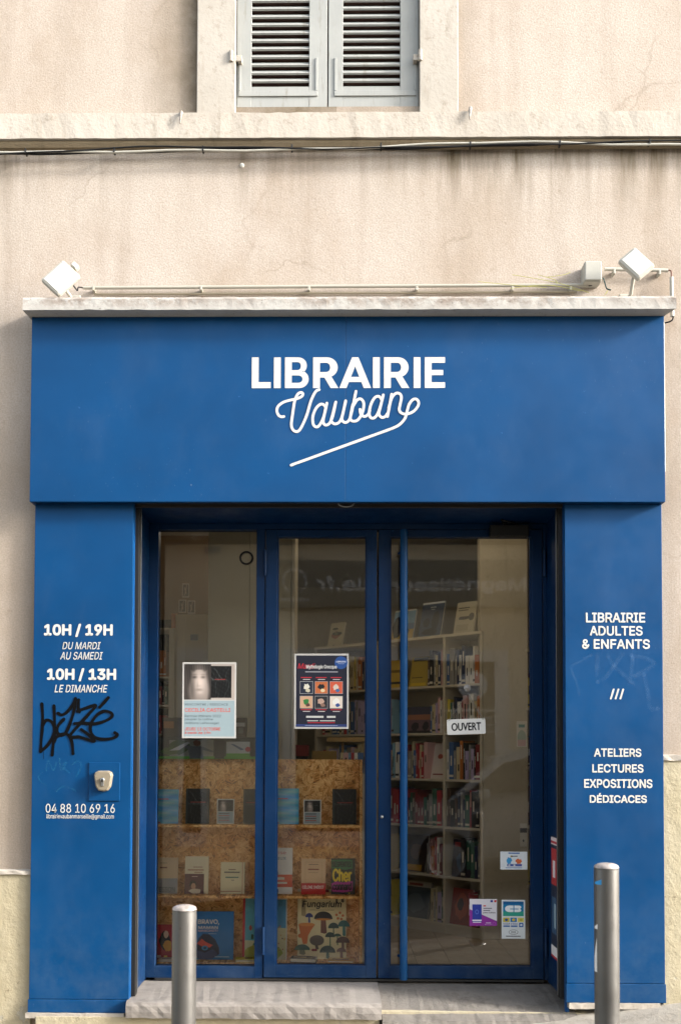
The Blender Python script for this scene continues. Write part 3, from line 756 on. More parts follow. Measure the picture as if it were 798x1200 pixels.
# doors --------------------------------------------------------------------
def X0(p): return AX(p, -.03)
zft, zfb = AZ(616.5, -.03), AZ(1147, -.03)
fx0, fx1 = X0(171), X0(641)
b = MB()  # fixed outer frame
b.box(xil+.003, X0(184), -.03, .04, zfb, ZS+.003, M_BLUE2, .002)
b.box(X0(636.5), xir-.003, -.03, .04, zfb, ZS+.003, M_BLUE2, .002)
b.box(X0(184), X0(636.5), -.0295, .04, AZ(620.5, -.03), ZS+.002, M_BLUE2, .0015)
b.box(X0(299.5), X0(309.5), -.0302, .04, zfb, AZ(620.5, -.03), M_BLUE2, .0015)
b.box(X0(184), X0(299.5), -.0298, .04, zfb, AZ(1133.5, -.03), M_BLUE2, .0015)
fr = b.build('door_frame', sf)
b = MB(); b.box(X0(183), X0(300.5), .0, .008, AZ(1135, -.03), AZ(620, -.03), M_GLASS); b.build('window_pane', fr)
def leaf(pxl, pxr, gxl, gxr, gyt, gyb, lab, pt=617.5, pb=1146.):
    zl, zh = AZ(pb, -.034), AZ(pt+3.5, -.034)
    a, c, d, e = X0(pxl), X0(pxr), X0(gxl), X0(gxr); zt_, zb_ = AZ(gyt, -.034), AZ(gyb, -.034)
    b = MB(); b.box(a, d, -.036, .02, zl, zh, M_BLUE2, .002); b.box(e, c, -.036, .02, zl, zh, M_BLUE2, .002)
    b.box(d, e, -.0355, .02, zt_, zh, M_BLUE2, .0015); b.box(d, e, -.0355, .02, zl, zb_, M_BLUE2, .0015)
    # glazing beads
    for q in ((d, d+.008, zb_, zt_), (e-.008, e, zb_, zt_)): b.box(q[0], q[1], -.028, .0, q[2], q[3], M_BLUE2)
    dr = b.build('door', sf); dr['label'] = lab
    b = MB(); b.box(d-.005, e+.005, .001, .009, zb_-.005, zt_+.005, M_GLASS); b.build('window_pane', dr)
    return dr
d1 = leaf(310.5, 441.2, 324, 429.3, 629, 1131.5, 'narrow glazed leaf in the middle')
d2 = leaf(443.4, 635.5, 456.5, 623, 629, 1131.7, 'wide glazed entrance leaf with long pull bar')
for px_, dr in ((309.8, d1), (638, d2)):
    for pa, pb_ in ((644.5, 675), (1086.5, 1119)):
        b = MB(); hx = X0(px_); b.tube([(hx, -.044, AZ(pb_, -.04)), (hx, -.044, AZ(pa, -.04))], .0085, M_BLUE2, 12); b.build('hinge', dr)
b = MB(); bx = AX(473, -.085); zb0, zb1_ = AZ(1147.5, -.085), AZ(621, -.085)
b.tube([(bx, -.085, zb0), (bx, -.085, zb1_)], .0205, M_BLUE, 20)
for z_ in (zb0+.12, (zb0+zb1_)/2, zb1_-.12): b.tube([(bx, -.085, z_), (bx-.025, -.034, z_)], .008, M_BLUE2, 10)
b.build('pull_bar', d2)
b = MB(); lx = X0(447.5); lz = AZ(957, -.04); b.lathe([(0, .010), (.007, .010), (.009, .004), (.009, 0)], M_STEEL, 14); o = b.build('lock_cylinder'); o.parent = d2; o.location = (lx, -.036-YP, lz-ZF); o.rotation_euler = (R(90), 0, 0)
b = MB(); b.box(lx-.012, lx+.012, -.0385, -.0362, lz-.035, lz+.014, M_BLUE2, .001); b.build('lock_plate', d2)
b = MB(); b.box(X0(573), X0(618), -.085, -.037, AZ(630, -.04), AZ(617, -.04), M_BLACK, .004); cl = b.build('door_closer', d2)
b = MB(); p0 = at(592, 617, -.07); p1 = at(586, 603, -.10); p2 = at(606, 610, -.03)
b.tube([(p0.x, -.065, p0.z), (p1.x, -.13, p0.z+.022), (p2.x, -.04, p0.z+.020)], .006, M_BLACK, 8); b.lathe([(0, .03), (.012, .03), (.012, 0)], M_BLACK, 12, (p0.x, -.065, p0.z-.004)); b.build('closer_arm', d2)
b = MB(); b.box(X0(184), X0(636), -.028, .04, zfb-.012, zfb-.0005, flat('#2b2a28', .7)); b.build('threshold', sf)

# cornice ------------------------------------------------------------------
YC = YF - .085
xcl, xcr = AX(27, YC, 356), AX(792, YC, 356); zct, zcb = AZ(348.5, YC, 410), AZ(362.5, YC, 410)
def cornice():
    q = random.Random(3); n = 90; vs = []; fs = []
    # rings: top-back, top-front, lip-bottom, under-in; ends bevelled under
    for i in range(n+1):
        t = i/n; j = lambda a=.0014: q.uniform(-a, a); chip = abs(q.gauss(0, .003)) if q.random() < .2 else 0
        x = xcl + (xcr-xcl)*t; xu = (xfl-.004) + (xfr-xfl+.008)*t
        vs += [(x, YW+.0, zct+.012), (x, YC+.006+j(), zct+.006+j(.0014)), (x, YC+j(.0015), zct-.006+j()), (x, YC+j(.001), zcb+j(.0012)+chip*.4), (xu, YF-.006, ztf+.001), (xu, YW+.0, ztf+.001)]
    k = 6
    for i in range(n):
        for j in range(k): fs.append((i*k+j, i*k+(j+1) % k, (i+1)*k+(j+1) % k, (i+1)*k+j))
    fs.append(tuple(range(k))); fs.append(tuple(range(n*k, n*k+k))[::-1])
    b = MB(); b.faces(vs, fs, M_CORN); return b.build('cornice', sf)
co = cornice()
# dirt crumbs on the cornice
b = MB(); q = random.Random(5); md = flat('#6b5340', .95)
for i in range(260):
    x = q.uniform(-1.5, 1.5); x = x if q.random() < .5 else q.uniform(-1.2, .3); s = q.uniform(.002, .007)
    y = q.uniform(YC+.006, YC+.04); z = zct + .006 + .1*(y-YC)*.6
    a = q.random()*6.28
    b.faces([(x+s*math.cos(a+k*1.57), y+s*math.sin(a+k*1.57)*.7, z-.001) for k in range(4)] + [(x, y, z+s*q.uniform(.4, .9))], [(0,1,4),(1,2,4),(2,3,4),(3,0,4)], md)
o = b.build('dirt_crumbs'); tag(o, 'brown dirt crumbs lying along the white cornice', None, None, 'stuff')

# ------------------------------------------------------------------ things on the cornice
YK = YW - .03
cd = thing('conduit', 'long grey conduit pipe running above the cornice between the floodlights', 'conduit', (AX(95, YK), YK, AZ(338, YK)))
b = MB(); p0, p1 = at(98, 337.5, YK), at(702-13, 334, YK); b.tube([(p0.x, YK, p0.z), (p1.x, YK, p1.z)], .0085, M_GREYPVC, 12); b.build('pipe', cd)
b = MB(); p0, p1 = at(110, 342, YK), at(676, 339, YK); b.tube([(p0.x, YK+.015, p0.z-.006), (p1.x, YK+.015, p1.z-.006)], .006, flat('#8d8471', .7), 10); b.build('pipe', cd)
for pxx in (110, 236, 362, 488, 600, 668):
    p = at(pxx, 338, YK); b = MB(); b.box(p.x-.006, p.x+.006, YK-.011, YW+.001, p.z-.013, p.z+.008, M_GREYPVC, .002); b.build('clip', cd)
b = MB(); p0 = at(98, 337.5, YK); p1 = at(87, 337, YK-.05); b.tube(smooth_path([(p1.x, YK-.09, p1.z+.005), (p1.x+.02, YK-.06, p1.z-.02), (p0.x-.02, YK-.02, p0.z-.006), (p0.x+.004, YK, p0.z)], 5), .0035, M_RUBBER, 8); b.build('wire', cd)
jb = thing('junction_box', 'square grey junction box on the wall left of the right floodlight', 'junction box', (AX(695, YK), YK, AZ(331, YK)))
b = MB(); b.box(AX(684.5, YK), AX(705, YK), YW-.075, YW, AZ(331, YK-.04), AZ(308, YK-.04), M_PVC, .006); b.build('box', jb)
b = MB(); b.box(AX(684.8, YK), AX(704.7, YK), YW-.086, YW-.0755, AZ(330.4, YK-.04), AZ(308.3, YK-.04), M_PVC, .005); b.build('lid', jb)
b = MB(); p = at(706, 328, YK); b.tube(smooth_path([(p.x, YW-.04, p.z+.004), (p.x+.006, YW-.05, p.z-.03), (p.x+.012, YW-.06, p.z-.06), (p.x+.03, YW-.07, p.z-.072)], 5), .0035, flat('#1d3a38', .6), 8); b.build('wire', jb); b = MB()
b.tube(smooth_path([(p.x-.045, YW-.04, p.z-.006), (p.x-.055, YW-.03, p.z-.026), (p.x-.075, YW-.03, p.z-.03)], 5), .004, M_RUBBER, 8); b.build('wire', jb)
c2 = thing('conduit', 'short white conduit from the junction box bending down past the cornice end', 'conduit', (AX(745, YK), YK, AZ(316, YK)))
b = MB(); p0, p1 = at(708, 315.5, YK), at(782, 317, YK); b.tube([(p0.x, YK, p0.z), (p1.x, YK, p1.z)], .009, M_PVC, 12); b.build('pipe', c2)
b = MB(); p0, p1 = at(787, 324, YK-.02), at(788, 370, YK-.02); b.tube([(p0.x, YK-.01, p0.z), (p1.x, YK-.01, p1.z)], .010, M_PVC, 12); b.build('pipe', c2)
b = MB(); p0, p1 = at(782, 378, YK), at(783, 553, YK); b.tube([(xfr+.016, YK, p0.z), (xfr+.016, YK, p1.z)], .009, M_PVC, 12); b.build('pipe', c2)
b = MB(); p0 = at(781, 317, YK); p1 = at(787, 324, YK-.02); b.tube(smooth_path([(p0.x, YK, p0.z), (p0.x+.02, YK-.003, p0.z-.004), (p1.x, YK-.01, p1.z)], 5), .004, flat('#6b4a3c', .6), 8); b.build('wire', c2); b = MB()
p0 = at(788, 370, YK); b.tube(smooth_path([(p0.x, YK-.01, p0.z), (p0.x-.01, YK-.01, p0.z-.03), (xfr+.016, YK, at(782, 379, YK).z)], 5), .004, M_RUBBER, 8); b.build('wire', c2)
for pp in ((719, 317), (772, 318)):
    p = at(*pp, YK); b = MB(); b.box(p.x-.005, p.x+.005, YK-.011, YW+.001, p.z-.02, p.z+.004, M_PVC, .002); b.build('clip', c2)
def floodlight(c, base, ang, lab, wdt, hgt, tiltx, side):
    """square white LED floodlight rotated on its bracket"""
    t = thing('floodlight', lab, 'floodlight', (base[0], base[1], base[2]), group='white floodlights above the shop sign')
    rot = Matrix.Rotation(R(ang), 3, 'Y') @ Matrix.Rotation(R(tiltx), 3, 'X')
    def put(b, name):
        o = b.build(name); o.parent = t; o.matrix_local = Matrix.Translation(Vector(c) - Vector(base)) @ rot.to_4x4(); return o
    b = MB(); b.box(-wdt/2, wdt/2, -.018, .018, -hgt/2, hgt/2, M_PVC, .012); h = put(b, 'housing')
    b = MB(); b.box(-wdt/2+.014, wdt/2-.014, -.0195, -.0175, -hgt/2+.014, hgt/2-.014, flat('#cfcdc4', .35), .0005); put(b, 'front_cover')
    b = MB()
    for k in range(6): b.box(-wdt/2+.02+k*(wdt-.044)/5, -wdt/2+.024+k*(wdt-.044)/5, .0175, .03, -hgt/2+.02, hgt/2-.02, M_PVC)
    put(b, 'cooling_fins')
    b = MB(); b.box(-.018, .018, -.012, .02, hgt/2+.006, hgt/2+.034, M_PVC, .005); b.tube([(0, .0, hgt/2-.006), (0, .0, hgt/2+.008)], .008, M_PVC, 12)
    b.box(-.0145, .0145, -.016, -.0118, hgt/2+.010, hgt/2+.030, flat('#c9c6bb', .4), .002); put(b, 'motion_sensor')
    b = MB(); bz = Vector(base)
    b.box(bz.x-.028, bz.x+.028, YW-.03, YW, bz.z-.0, bz.z+.075, M_PVC, .004)
    cc = Vector(c); b.tube([(bz.x+side*.01, YW-.03, bz.z+.035), (bz.x+side*.01, (YW-.03+cc.y)/2, bz.z+.04), (cc.x, cc.y+.03, cc.z-.02)], .009, M_PVC, 10)
    b.build('bracket', t)
    return t
pL = at(72, 327, YW-.17); pR = at(745, 310, YW-.17)
zbz = zct + .014
floodlight((pL.x, YW-.17, pL.z), (AX(84, YW), YW-.015, zbz), 43, 'white square floodlight tilted over the left end of the cornice', .124, .158, -8, -1)
floodlight((pR.x, YW-.17, pR.z), (AX(733, YW), YW-.015, zbz), 42, 'bright white square floodlight tilted over the right end of the cornice', .112, .158, -10, 1) if False else None
t = floodlight((pR.x, YW-.17, pR.z), (AX(733, YW), YW-.015, zbz), -40, 'bright white square floodlight tilted over the right end of the cornice', .112, .150, -12, 1)
for ch in t.children:
    if ch.name.startswith('motion_sensor'): ch.matrix_local = ch.matrix_local @ Matrix.Rotation(R(90), 4, 'Y') @ Matrix.Translation((.02, 0, -.012))
for o_ in col.objects:
    pass
# dry stalks
b = MB(); my = flat('#a8a650', .7)
for i, pth in enumerate([[(600,322),(625,326),(655,332),(690,343)], [(630,322),(650,328),(652,333)], [(598,338),(640,334),(680,341)], [(560,330),(600,334),(640,337)], [(708,346),(712,340),(710,344)], [(640,325),(660,322),(668,319)]]):
    b.tube(smooth_path([(*[at(x, y, YW-.06-.01*i)[k] for k in (0,)], YW-.06-.01*i, at(x, y, YW-.06-.01*i).z) for x, y in pth], 5), .0012, my, 5)
tag(b.build('dry_grass'), 'thin yellow dry grass stalks growing on the cornice near the junction box', 'grass', None)

# ================================================================== STEPS AND GROUND
xst = AX(447, -.48, 1172)
zstep = ZF - .004
def slab(name, x0, x1, prof_fn, m, seed, lab, cat, nx=40, amp=.0025):
    q = random.Random(seed); vs = []; fs = []; P0 = prof_fn(0); k = len(P0)
    for i in range(nx+1):
        t = i/nx; x = x0+(x1-x0)*t
        for j, (y, z) in enumerate(prof_fn(t)):
            vs.append((x + (q.uniform(-amp, amp) if 0 < i < nx else 0), y + q.uniform(-amp, amp)*(1 if 0 < j < k-1 else 0), z + q.uniform(-amp, amp)*(.8 if 0 < j < k-1 else 0)))
    for i in range(nx):
        for j in range(k-1): fs.append((i*k+j, i*k+j+1, (i+1)*k+j+1, (i+1)*k+j))
    fs.append(tuple(range(k))[::-1]); fs.append(tuple(range(nx*k, nx*k+k)))
    b = MB(); b.faces(vs, fs, m)
    o = b.build(name); tag(o, lab, cat); return o
zsb = AZ(1195, -.5)
slab('stone_step', AX(147.5, -.5, 1180), xst, lambda t: [(.03, zstep), (-.2, zstep+.001), (-.47, zstep+.001), (-.488, zstep-.004), (-.497, zstep-.02), (-.5, zsb+.03), (-.497, zsb), (.03, zsb)], M_STEP, 2, 'worn pale stone step below the left window and middle door leaf', 'step')
slab('concrete_ramp', xst+.004, XR+.055, lambda t: [(.03, zstep-.004), (-.15, zstep-.014), (-.35, zstep-.045+.008*t), (-.50, zstep-.088+.014*t), (-.515, zstep-.115), (-.515, zstep-.3), (.03, zstep-.3)], M_RAMP, 6, 'grey concrete entrance ramp below the wide glazed door', 'ramp')
b = MB(); b.box(XPL+.04, xst-.01, -.47, YW+.1, -.6, zsb-.001, M_PEEL, .003); o = b.build('step_base'); tag(o, 'beige masonry base under the stone step and left pilaster', 'wall')
b = MB(); b.box(xst+.002, XPR-.01, -.43, .0, -.6, ZF-.06, M_PEEL); tag(b.build('footing_wall'), 'rough beige footing under the right blue pilaster', 'wall')

def ground_sheet(name, x0, x1, ys, zoff, m, nx=40, jit=0.):
    vs = []; fs = []; k = len(ys); q = random.Random(9)
    for i in range(nx+1):
        x = x0+(x1-x0)*i/nx
        for y, dz in ys: vs.append((x, y, ground(x, y) + dz + zoff + q.uniform(-jit, jit)))
    for i in range(nx):
        for j in range(k-1): fs.append((i*k+j, i*k+j+1, (i+1)*k+j+1, (i+1)*k+j))
    b = MB(); b.faces(vs, fs, m); return struct(name, b)
ground_sheet('ground', -60, 60, [(-60, -.35), (60, -.35)], -.05, M_ROAD, 4)
ground_sheet('road', -30, 30, [(-6.45, -.145), (-4.3, -.10), (-2.12, -.145)], 0, M_ROAD, 40)
ground_sheet('pavement', -30, 30, [(-1.98, -.0), (-1.2, 0), (-.7, 0), (-.3, .0)], 0, M_PAVE, 160, .002)
ground_sheet('far_pavement', -30, 30, [(-8.1, .0), (-6.6, 0)], 0, M_PAVE, 60)
def kerbs(name, y0, y1):
    q = MB(); n = 60
    first = None
    for i in range(n):
        x0 = -15 + i*.5; s_ = MB()
        a, c = x0+.004, x0+.496; z0, z1 = ground(a, -2), ground(c, -2)
        vs = [(a,y0,z0-.4),(c,y0,z1-.4),(c,y1,z1-.4),(a,y1,z0-.4),(a,y0,z0+.003),(c,y0,z1+.003),(c,y1,z1+.003),(a,y1,z0+.003)]
        s_.faces(vs, [(0,3,2,1),(4,5,6,7),(0,1,5,4),(1,2,6,5),(2,3,7,6),(3,0,4,7)], M_STEP)
        yield s_
kr = bpy.data.objects.new('kerb', None); col.objects.link(kr); kr['kind'] = 'structure'
for s_ in kerbs('k', -2.12, -1.97): s_.build('kerb_stone', kr)

# bollards ------------------------------------------------------------------
YBO = -1.7
def bollard(px, pyt, lab, extra):
    p = at(px, pyt, YBO); gz = ground(p.x, YBO); h = p.z - gz; r = 28.2/2*(YBO+5.5)/FOC
    t = thing('bollard', lab, 'bollard', (p.x, YBO, gz-.02), group='grey steel bollards on the pavement')
    h += .02
    b = MB(); b.lathe([(r, 0), (r, h-.022), (r*.985, h-.018), (r*.985, h-.015), (r, h-.012)], M_BOLL, 40, (p.x, YBO, gz-.02)); b.build('post', t)
    b = MB(); b.lathe([(r*1.0, h-.012), (r*.985, h-.008), (r*.93, h-.003), (r*.7, h+.003), (r*.3, h+.006), (.0005, h+.007)], mk_cap, 40, (p.x, YBO, gz-.02)); b.build('cap', t)
    b = MB(); b.lathe([(r*1.35, 0), (r*1.35, .02+.012), (r*1.02, .02+.02), (r*1.0, .02+.02)], M_STEEL, 40, (p.x, YBO, gz-.02)); b.build('base_collar', t)
    extra(t, p, r, h, gz)
kcap = NT('bollard_worn_cap', .45, .4, .2); kcap.color(kcap.mix(kcap.ramp(kcap.noise(30, 5, .7), .45, .6), lin('#b5aaa4'), lin('#8d867f'))); mk_cap = kcap.m
def patch(t, p, r, a0, a1, z0, z1, m, name):
    b = MB(); n = 8; vs = []
    for k in range(n+1):
        a = R(a0+(a1-a0)*k/n); vs += [(p.x+(r+.0006)*math.cos(a), YBO+(r+.0006)*math.sin(a), z0), (p.x+(r+.0006)*math.cos(a), YBO+(r+.0006)*math.sin(a), z1 - (z1-z0)*.6*k/n)]
    b.faces(vs, [(2*k, 2*k+2, 2*k+3, 2*k+1) for k in range(n)], m, True); b.build(name, t)
def ex_r(t, p, r, h, gz):
    patch(t, p, r, 232, 190, AZ(1034, YBO), AZ(1028, YBO), flat('#2f93cf', .5), 'blue_sticker')
    patch(t, p, r, 205, 182, AZ(1136, YBO), AZ(1096, YBO), flat('#dcdcd8', .5), 'paint_chip')
    patch(t, p, r, 210, 185, AZ(1086, YBO), AZ(1080, YBO), flat('#dcdcd8', .5), 'paint_chip')
def ex_l(t, p, r, h, gz):
    b = MB(); q = random.Random(2)
    patch(t, p, r, 262, 258, AZ(1088, YBO), AZ(1085, YBO), flat('#4a3a34', .6), 'rust_spot')
bollard(216.5, 1062, 'grey round steel bollard in front of the left shop window', ex_l)
bollard(710, 1013, 'grey round steel bollard with blue sticker before the right pilaster', ex_r)

# ================================================================== INTERIOR
YI = .045
b = MB(); b.box(-2.3, 3.0, .03, 4.2, ZF-.08, ZF-.006, M_GROUT); fl = b.build('interior_floor'); fl['kind'] = 'structure'
tile_me = None
ts = .20
b = MB(); b.box(0, ts-.004, 0, ts-.004, 0, .006, M_TILE, .001)
bm_obj = b.build('tile', fl); bm_obj.location = (-.30, .07, ZF-.006); tile_me = bm_obj.data
for i in range(10):
    for j in range(11):
        if i == 0 and j == 0: continue
        o = bpy.data.objects.new('tile', tile_me); col.objects.link(o); o.parent = fl
        o.location = (-.30+i*ts, .07+j*ts, ZF-.006)
b = MB(); b.box(X0(443), X0(640), .045, .068, ZF-.004, ZF+.004, flat('#3f3a33', .9)); tag(b.build('door_mat'), 'dark strip of doormat just inside the glass door', 'doormat')
rm = MB(); H = 3.1
rm.box(-2.4, -2.3, .03, 4.3, ZF-.1, H, M_INWALL); rm.box(3.0, 3.1, .03, 4.3, ZF-.1, H, M_INWALL); rm.box(-2.3, 3.0, 4.2, 4.3, ZF-.1, H, M_INWALL)
rm.box(-2.4, XL-.05, .0, .03, -.6, H, M_INWALL); rm.box(XR+.05, 3.1, .0, .03, -.6, H, M_INWALL); rm.box(XL-.05, XR+.05, .045, .06, ZS+.03, H, M_INWALL)
struct('interior_walls', rm)
b = MB(); b.box(-2.4, 3.1, .0, 4.3, H, H+.1, M_INCEIL); struct('interior_ceiling', b)
# partition wall to the right of the bookcase
XB = .99; YB1 = 1.24
b = MB(); b.box(AX(562.5, YB1), AX(618.5, YB1), YB1, YB1+.12, ZF, H, M_INWALL, .004); b.box(AX(618.5, YB1), 3.0, YB1+.25, YB1+.35, ZF, H, M_INWALL)
b.build('partition_wall')['kind'] = 'structure'
o = bpy.data.objects['partition_wall']
def notice(px0, px1, py0, py1, Y, label, cat, fn, name='notice', base='#d9d5c8', th=.0015, parent=None, extra=None):
    x0, x1 = AX(px0, Y, (py0+py1)/2), AX(px1, Y, (py0+py1)/2); z0, z1 = AZ(py1, Y, (px0+px1)/2), AZ(py0, Y, (px0+px1)/2)
    t = thing(name, label, cat, ((x0+x1)/2, Y, z0))
    b = MB(); b.box(x0, x1, Y-th, Y, z0, z1, flat(base, .7)); b.build('sheet', t)
    pr = Print(x0, z0, x1-x0, z1-z0, Y-th-.0001, .00004); fn(pr)
    if pr.k: pr.build('print', t)
    return t
notice(605, 617, 845, 875, YB1-.001, 'small pastel leaflet taped to the wall beside the bookcase', 'leaflet', lambda p: (p.r(.2,.75,.6,.12,'#3f8c86'), p.e(.5,.35,.42,.3,'#9fb3a5'), p.r(.1,.02,.8,.25,'#c7a0a0')))
notice(609, 617, 965, 992, YB1-.001, 'small note with a dark stripe on the wall beside the bookcase', 'note', lambda p: (p.r(.0,.6,1,.2,'#2a2026'), p.e(.5,.25,.12,.06,'#444444')))

# bookcase ------------------------------------------------------------------
RZ = R(-43.0); BO = Vector((-.15, 2.30, ZF)); BW = 1.562; BD = .30
bc = thing('bookcase', 'tall cream bookcase full of books behind the glass doors', 'bookcase', BO, RZ, world=False)
levels = [.07, .40, .745, 1.075, 1.40, 1.735, 2.07]; bays = [0, .63, 1.25, BW]
for x in bays:
    b = MB(); b.box(x-.009, x+.009, 0, BD, 0, levels[-1], M_SHELFW, .001); b.build('upright', bc)
b = MB(); b.box(0, BW, BD, BD+.008, 0, levels[-1], M_SHELFW); b.build('back_panel', bc)
b = MB(); b.box(.009, BW-.009, .01, .025, 0, levels[0]-.01, M_SHELFW); b.build('plinth', bc)
for li, z in enumerate(levels):
    for k in range(3):
        b = MB(); b.box(bays[k]+.0095, bays[k+1]-.0095, -.0005, BD, z-.016, z, M_SHELFW, .001)
        if li == 6: 
            continue
        b.build('shelf', bc)
b = MB(); b.box(-.01, BW+.01, -.01, BD+.01, levels[-1], levels[-1]+.02, M_SHELFW, .001); b.build('top_board', bc)
MBC = Matrix.Translation(BO) @ Matrix.Rotation(RZ, 4, 'Z')
PAL = [('#1d2a4a','navy'),('#7a1f22','dark red'),('#e0dccf','white'),('#23211f','black'),('#c9b98f','cream'),('#2f5f4a','green'),('#3d5f8c','blue'),('#b56a2a','orange'),
       ('#8f8c86','grey'),('#d9c34a','yellow'),('#a9343a','red'),('#5a4638','brown'),('#b7a7c4','lilac'),('#7fa9bb','pale blue'),('#d2a7a0','pink')]
ORD = ['first','second','third','fourth','fifth','sixth','seventh','eighth','ninth','tenth','eleventh','twelfth','thirteenth','fourteenth','fifteenth','sixteenth','seventeenth','eighteenth','nineteenth','twentieth','twenty-first','twenty-second','twenty-third','twenty-fourth','twenty-fifth','twenty-sixth']
TITLE = [flat('#d8d0bc', .6), flat('#2a2622', .6), flat('#b59a4a', .6)]
def spine_book(M, x, y, z, w, d, h, c, lab, grp, lean=0.):
    """a book standing spine out: boards, page block and a title band in one small mesh"""
    cm = flat(c, .55); b = MB()
    b.box(-w/2, w/2, 0, .004, 0, h, cm, .001)
    b.box(-w/2, -w/2+.002, .004, d, 0, h, cm); b.box(w/2-.002, w/2, .004, d, 0, h, cm)
    b.box(-w/2+.002, w/2-.002, .0045, d-.004, .003, h-.004, M_PAGES)
    q = rng.random(); tm = TITLE[0 if sum(lin(c)) < .9 else 1]
    z0 = h*(.25+.3*q); z1 = z0 + h*(.2+.2*rng.random())
    b.box(-w*.15, w*.15, -.0006, 0.0002, z0, z1, tm)
    if rng.random() < .5: b.box(-w*.48, w*.48, -.0005, .0002, h*.06, h*.12, tm)
    o = b.build('book', None, recalc=False); o.matrix_world = M @ Matrix.Translation((x, y, z)) @ Matrix.Rotation(lean, 4, 'Y')
    tag(o, lab, 'book', grp); return o
def fill(M, x0, x1, z, hmax, where, grp, weights=None, depth0=.012, start=0):
    x = x0 + .004; i = start
    leanrun = rng.random() < .35
    while x < x1 - .012:
        w = rng.choice([.012, .016, .02, .024, .03, .036]); h = min(hmax-.03, rng.uniform(.19, .27)); 
        if x + w > x1 - .002: break
        c, nm = rng.choice(weights or PAL)
        ln = 0.
        spine_book(M, x + w/2, depth0 + rng.uniform(0, .015), z, w, rng.uniform(.13, .17), h, c, f'{nm} book, {ORD[min(i, 25)]} from left on {where}', grp, ln)
        x += w + rng.uniform(.0006, .002); i += 1
    return i
def face_book(loc, w, h, t, lean, c, fn, lab, rz=0., grp=None, pages=True):
    """a book shown front cover out, leaning back"""
    r = thing('book', lab, 'book', loc, rz, -lean, grp, world=False)
    cm = flat(c, .45); b = MB(); b.box(-w/2, w/2, 0, .0022, 0, h, cm, .0006); b.box(-w/2, w/2, t-.0022, t, 0, h, cm, .0006); b.box(-w/2, -w/2+.002, .0022, t-.0022, 0, h, cm); b.build('cover', r)
    b = MB(); b.box(-w/2+.002, w/2-.003, .0024, t-.0024, .003, h-.003, M_PAGES); b.build('pages', r)
    pr = Print(-w/2, 0, w, h, -.0003); fn(pr)
    if pr.k: pr.build('cover_print', r)
    return r
SHN = ['bottom shelf', 'fifth shelf down', 'fourth shelf down', 'third shelf down', 'second shelf down', 'top shelf']
DARK = [p for p in PAL if p[1] in ('navy','dark red','black','green','brown','grey','red')]
LIGHT = [p for p in PAL if p[1] in ('white','cream','pale blue','pink','lilac','blue','grey','red')]
for li in range(6):
    z = levels[li] + .0005; hm = levels[li+1]-levels[li]-.02
    G = 'books standing on the cream bookcase'
    # right bay
    if li == 0:
        fill(MBC, bays[2]+.19, bays[3]-.012, z, hm, 'bottom shelf of the right bay', G, DARK)
    elif li == 1: fill(MBC, bays[2]+.13, bays[3]-.012, z, hm, 'fifth shelf down, right bay', G, DARK)
    else: fill(MBC, bays[2]+.01, bays[3]-.012, z, hm, f'{SHN[li]}, right bay', G, {2: DARK, 3: PAL, 4: PAL, 5: [PAL[0], PAL[6], PAL[8], PAL[2], PAL[3], PAL[7]]}[li])
    # middle bay
    if li == 5: fill(MBC, bays[2]-.16, bays[2]-.012, z, hm, 'top shelf, middle bay', G)
    elif li == 4:
        fill(MBC, bays[1]+.01, bays[1]+.16, z, hm, 'second shelf down, middle bay', G, LIGHT); fill(MBC, bays[2]-.14, bays[2]-.012, z, hm, 'second shelf down, middle bay by the upright', G, LIGHT)
    elif li == 3: fill(MBC, bays[1]+.01, bays[2]-.14, z, hm, 'third shelf down, middle bay', G, LIGHT)
    elif li == 2: fill(MBC, bays[1]+.01, bays[2]-.012, z, hm, 'fourth shelf down, middle bay', G, DARK)
    elif li == 1: fill(MBC, bays[1]+.01, bays[1]+.12, z, hm, 'fifth shelf down, middle bay', G, [PAL[4], PAL[9], PAL[2]]); fill(MBC, bays[2]-.17, bays[2]-.012, z, hm, 'fifth shelf down, middle bay by the upright', G)
    elif li == 0: fill(MBC, bays[1]+.01, bays[1]+.15, z, hm, 'bottom shelf, middle bay', G); fill(MBC, bays[2]-.13, bays[2]-.012, z, hm, 'bottom shelf, middle bay by the upright', G)
    # left bay
    if li >= 3: fill(MBC, bays[0]+.05, bays[1]-.05, z, hm, f'{SHN[li]}, left bay', G, LIGHT if li < 5 else PAL)
def on_case(x, y, z): return MBC @ Vector((x, y, z))
def fb_case(x, z, w, h, c, fn, lab, lean=.22, y=.06, t=.018): return face_book(on_case(x, y, z), w, h, t, lean, c, fn, lab, RZ)
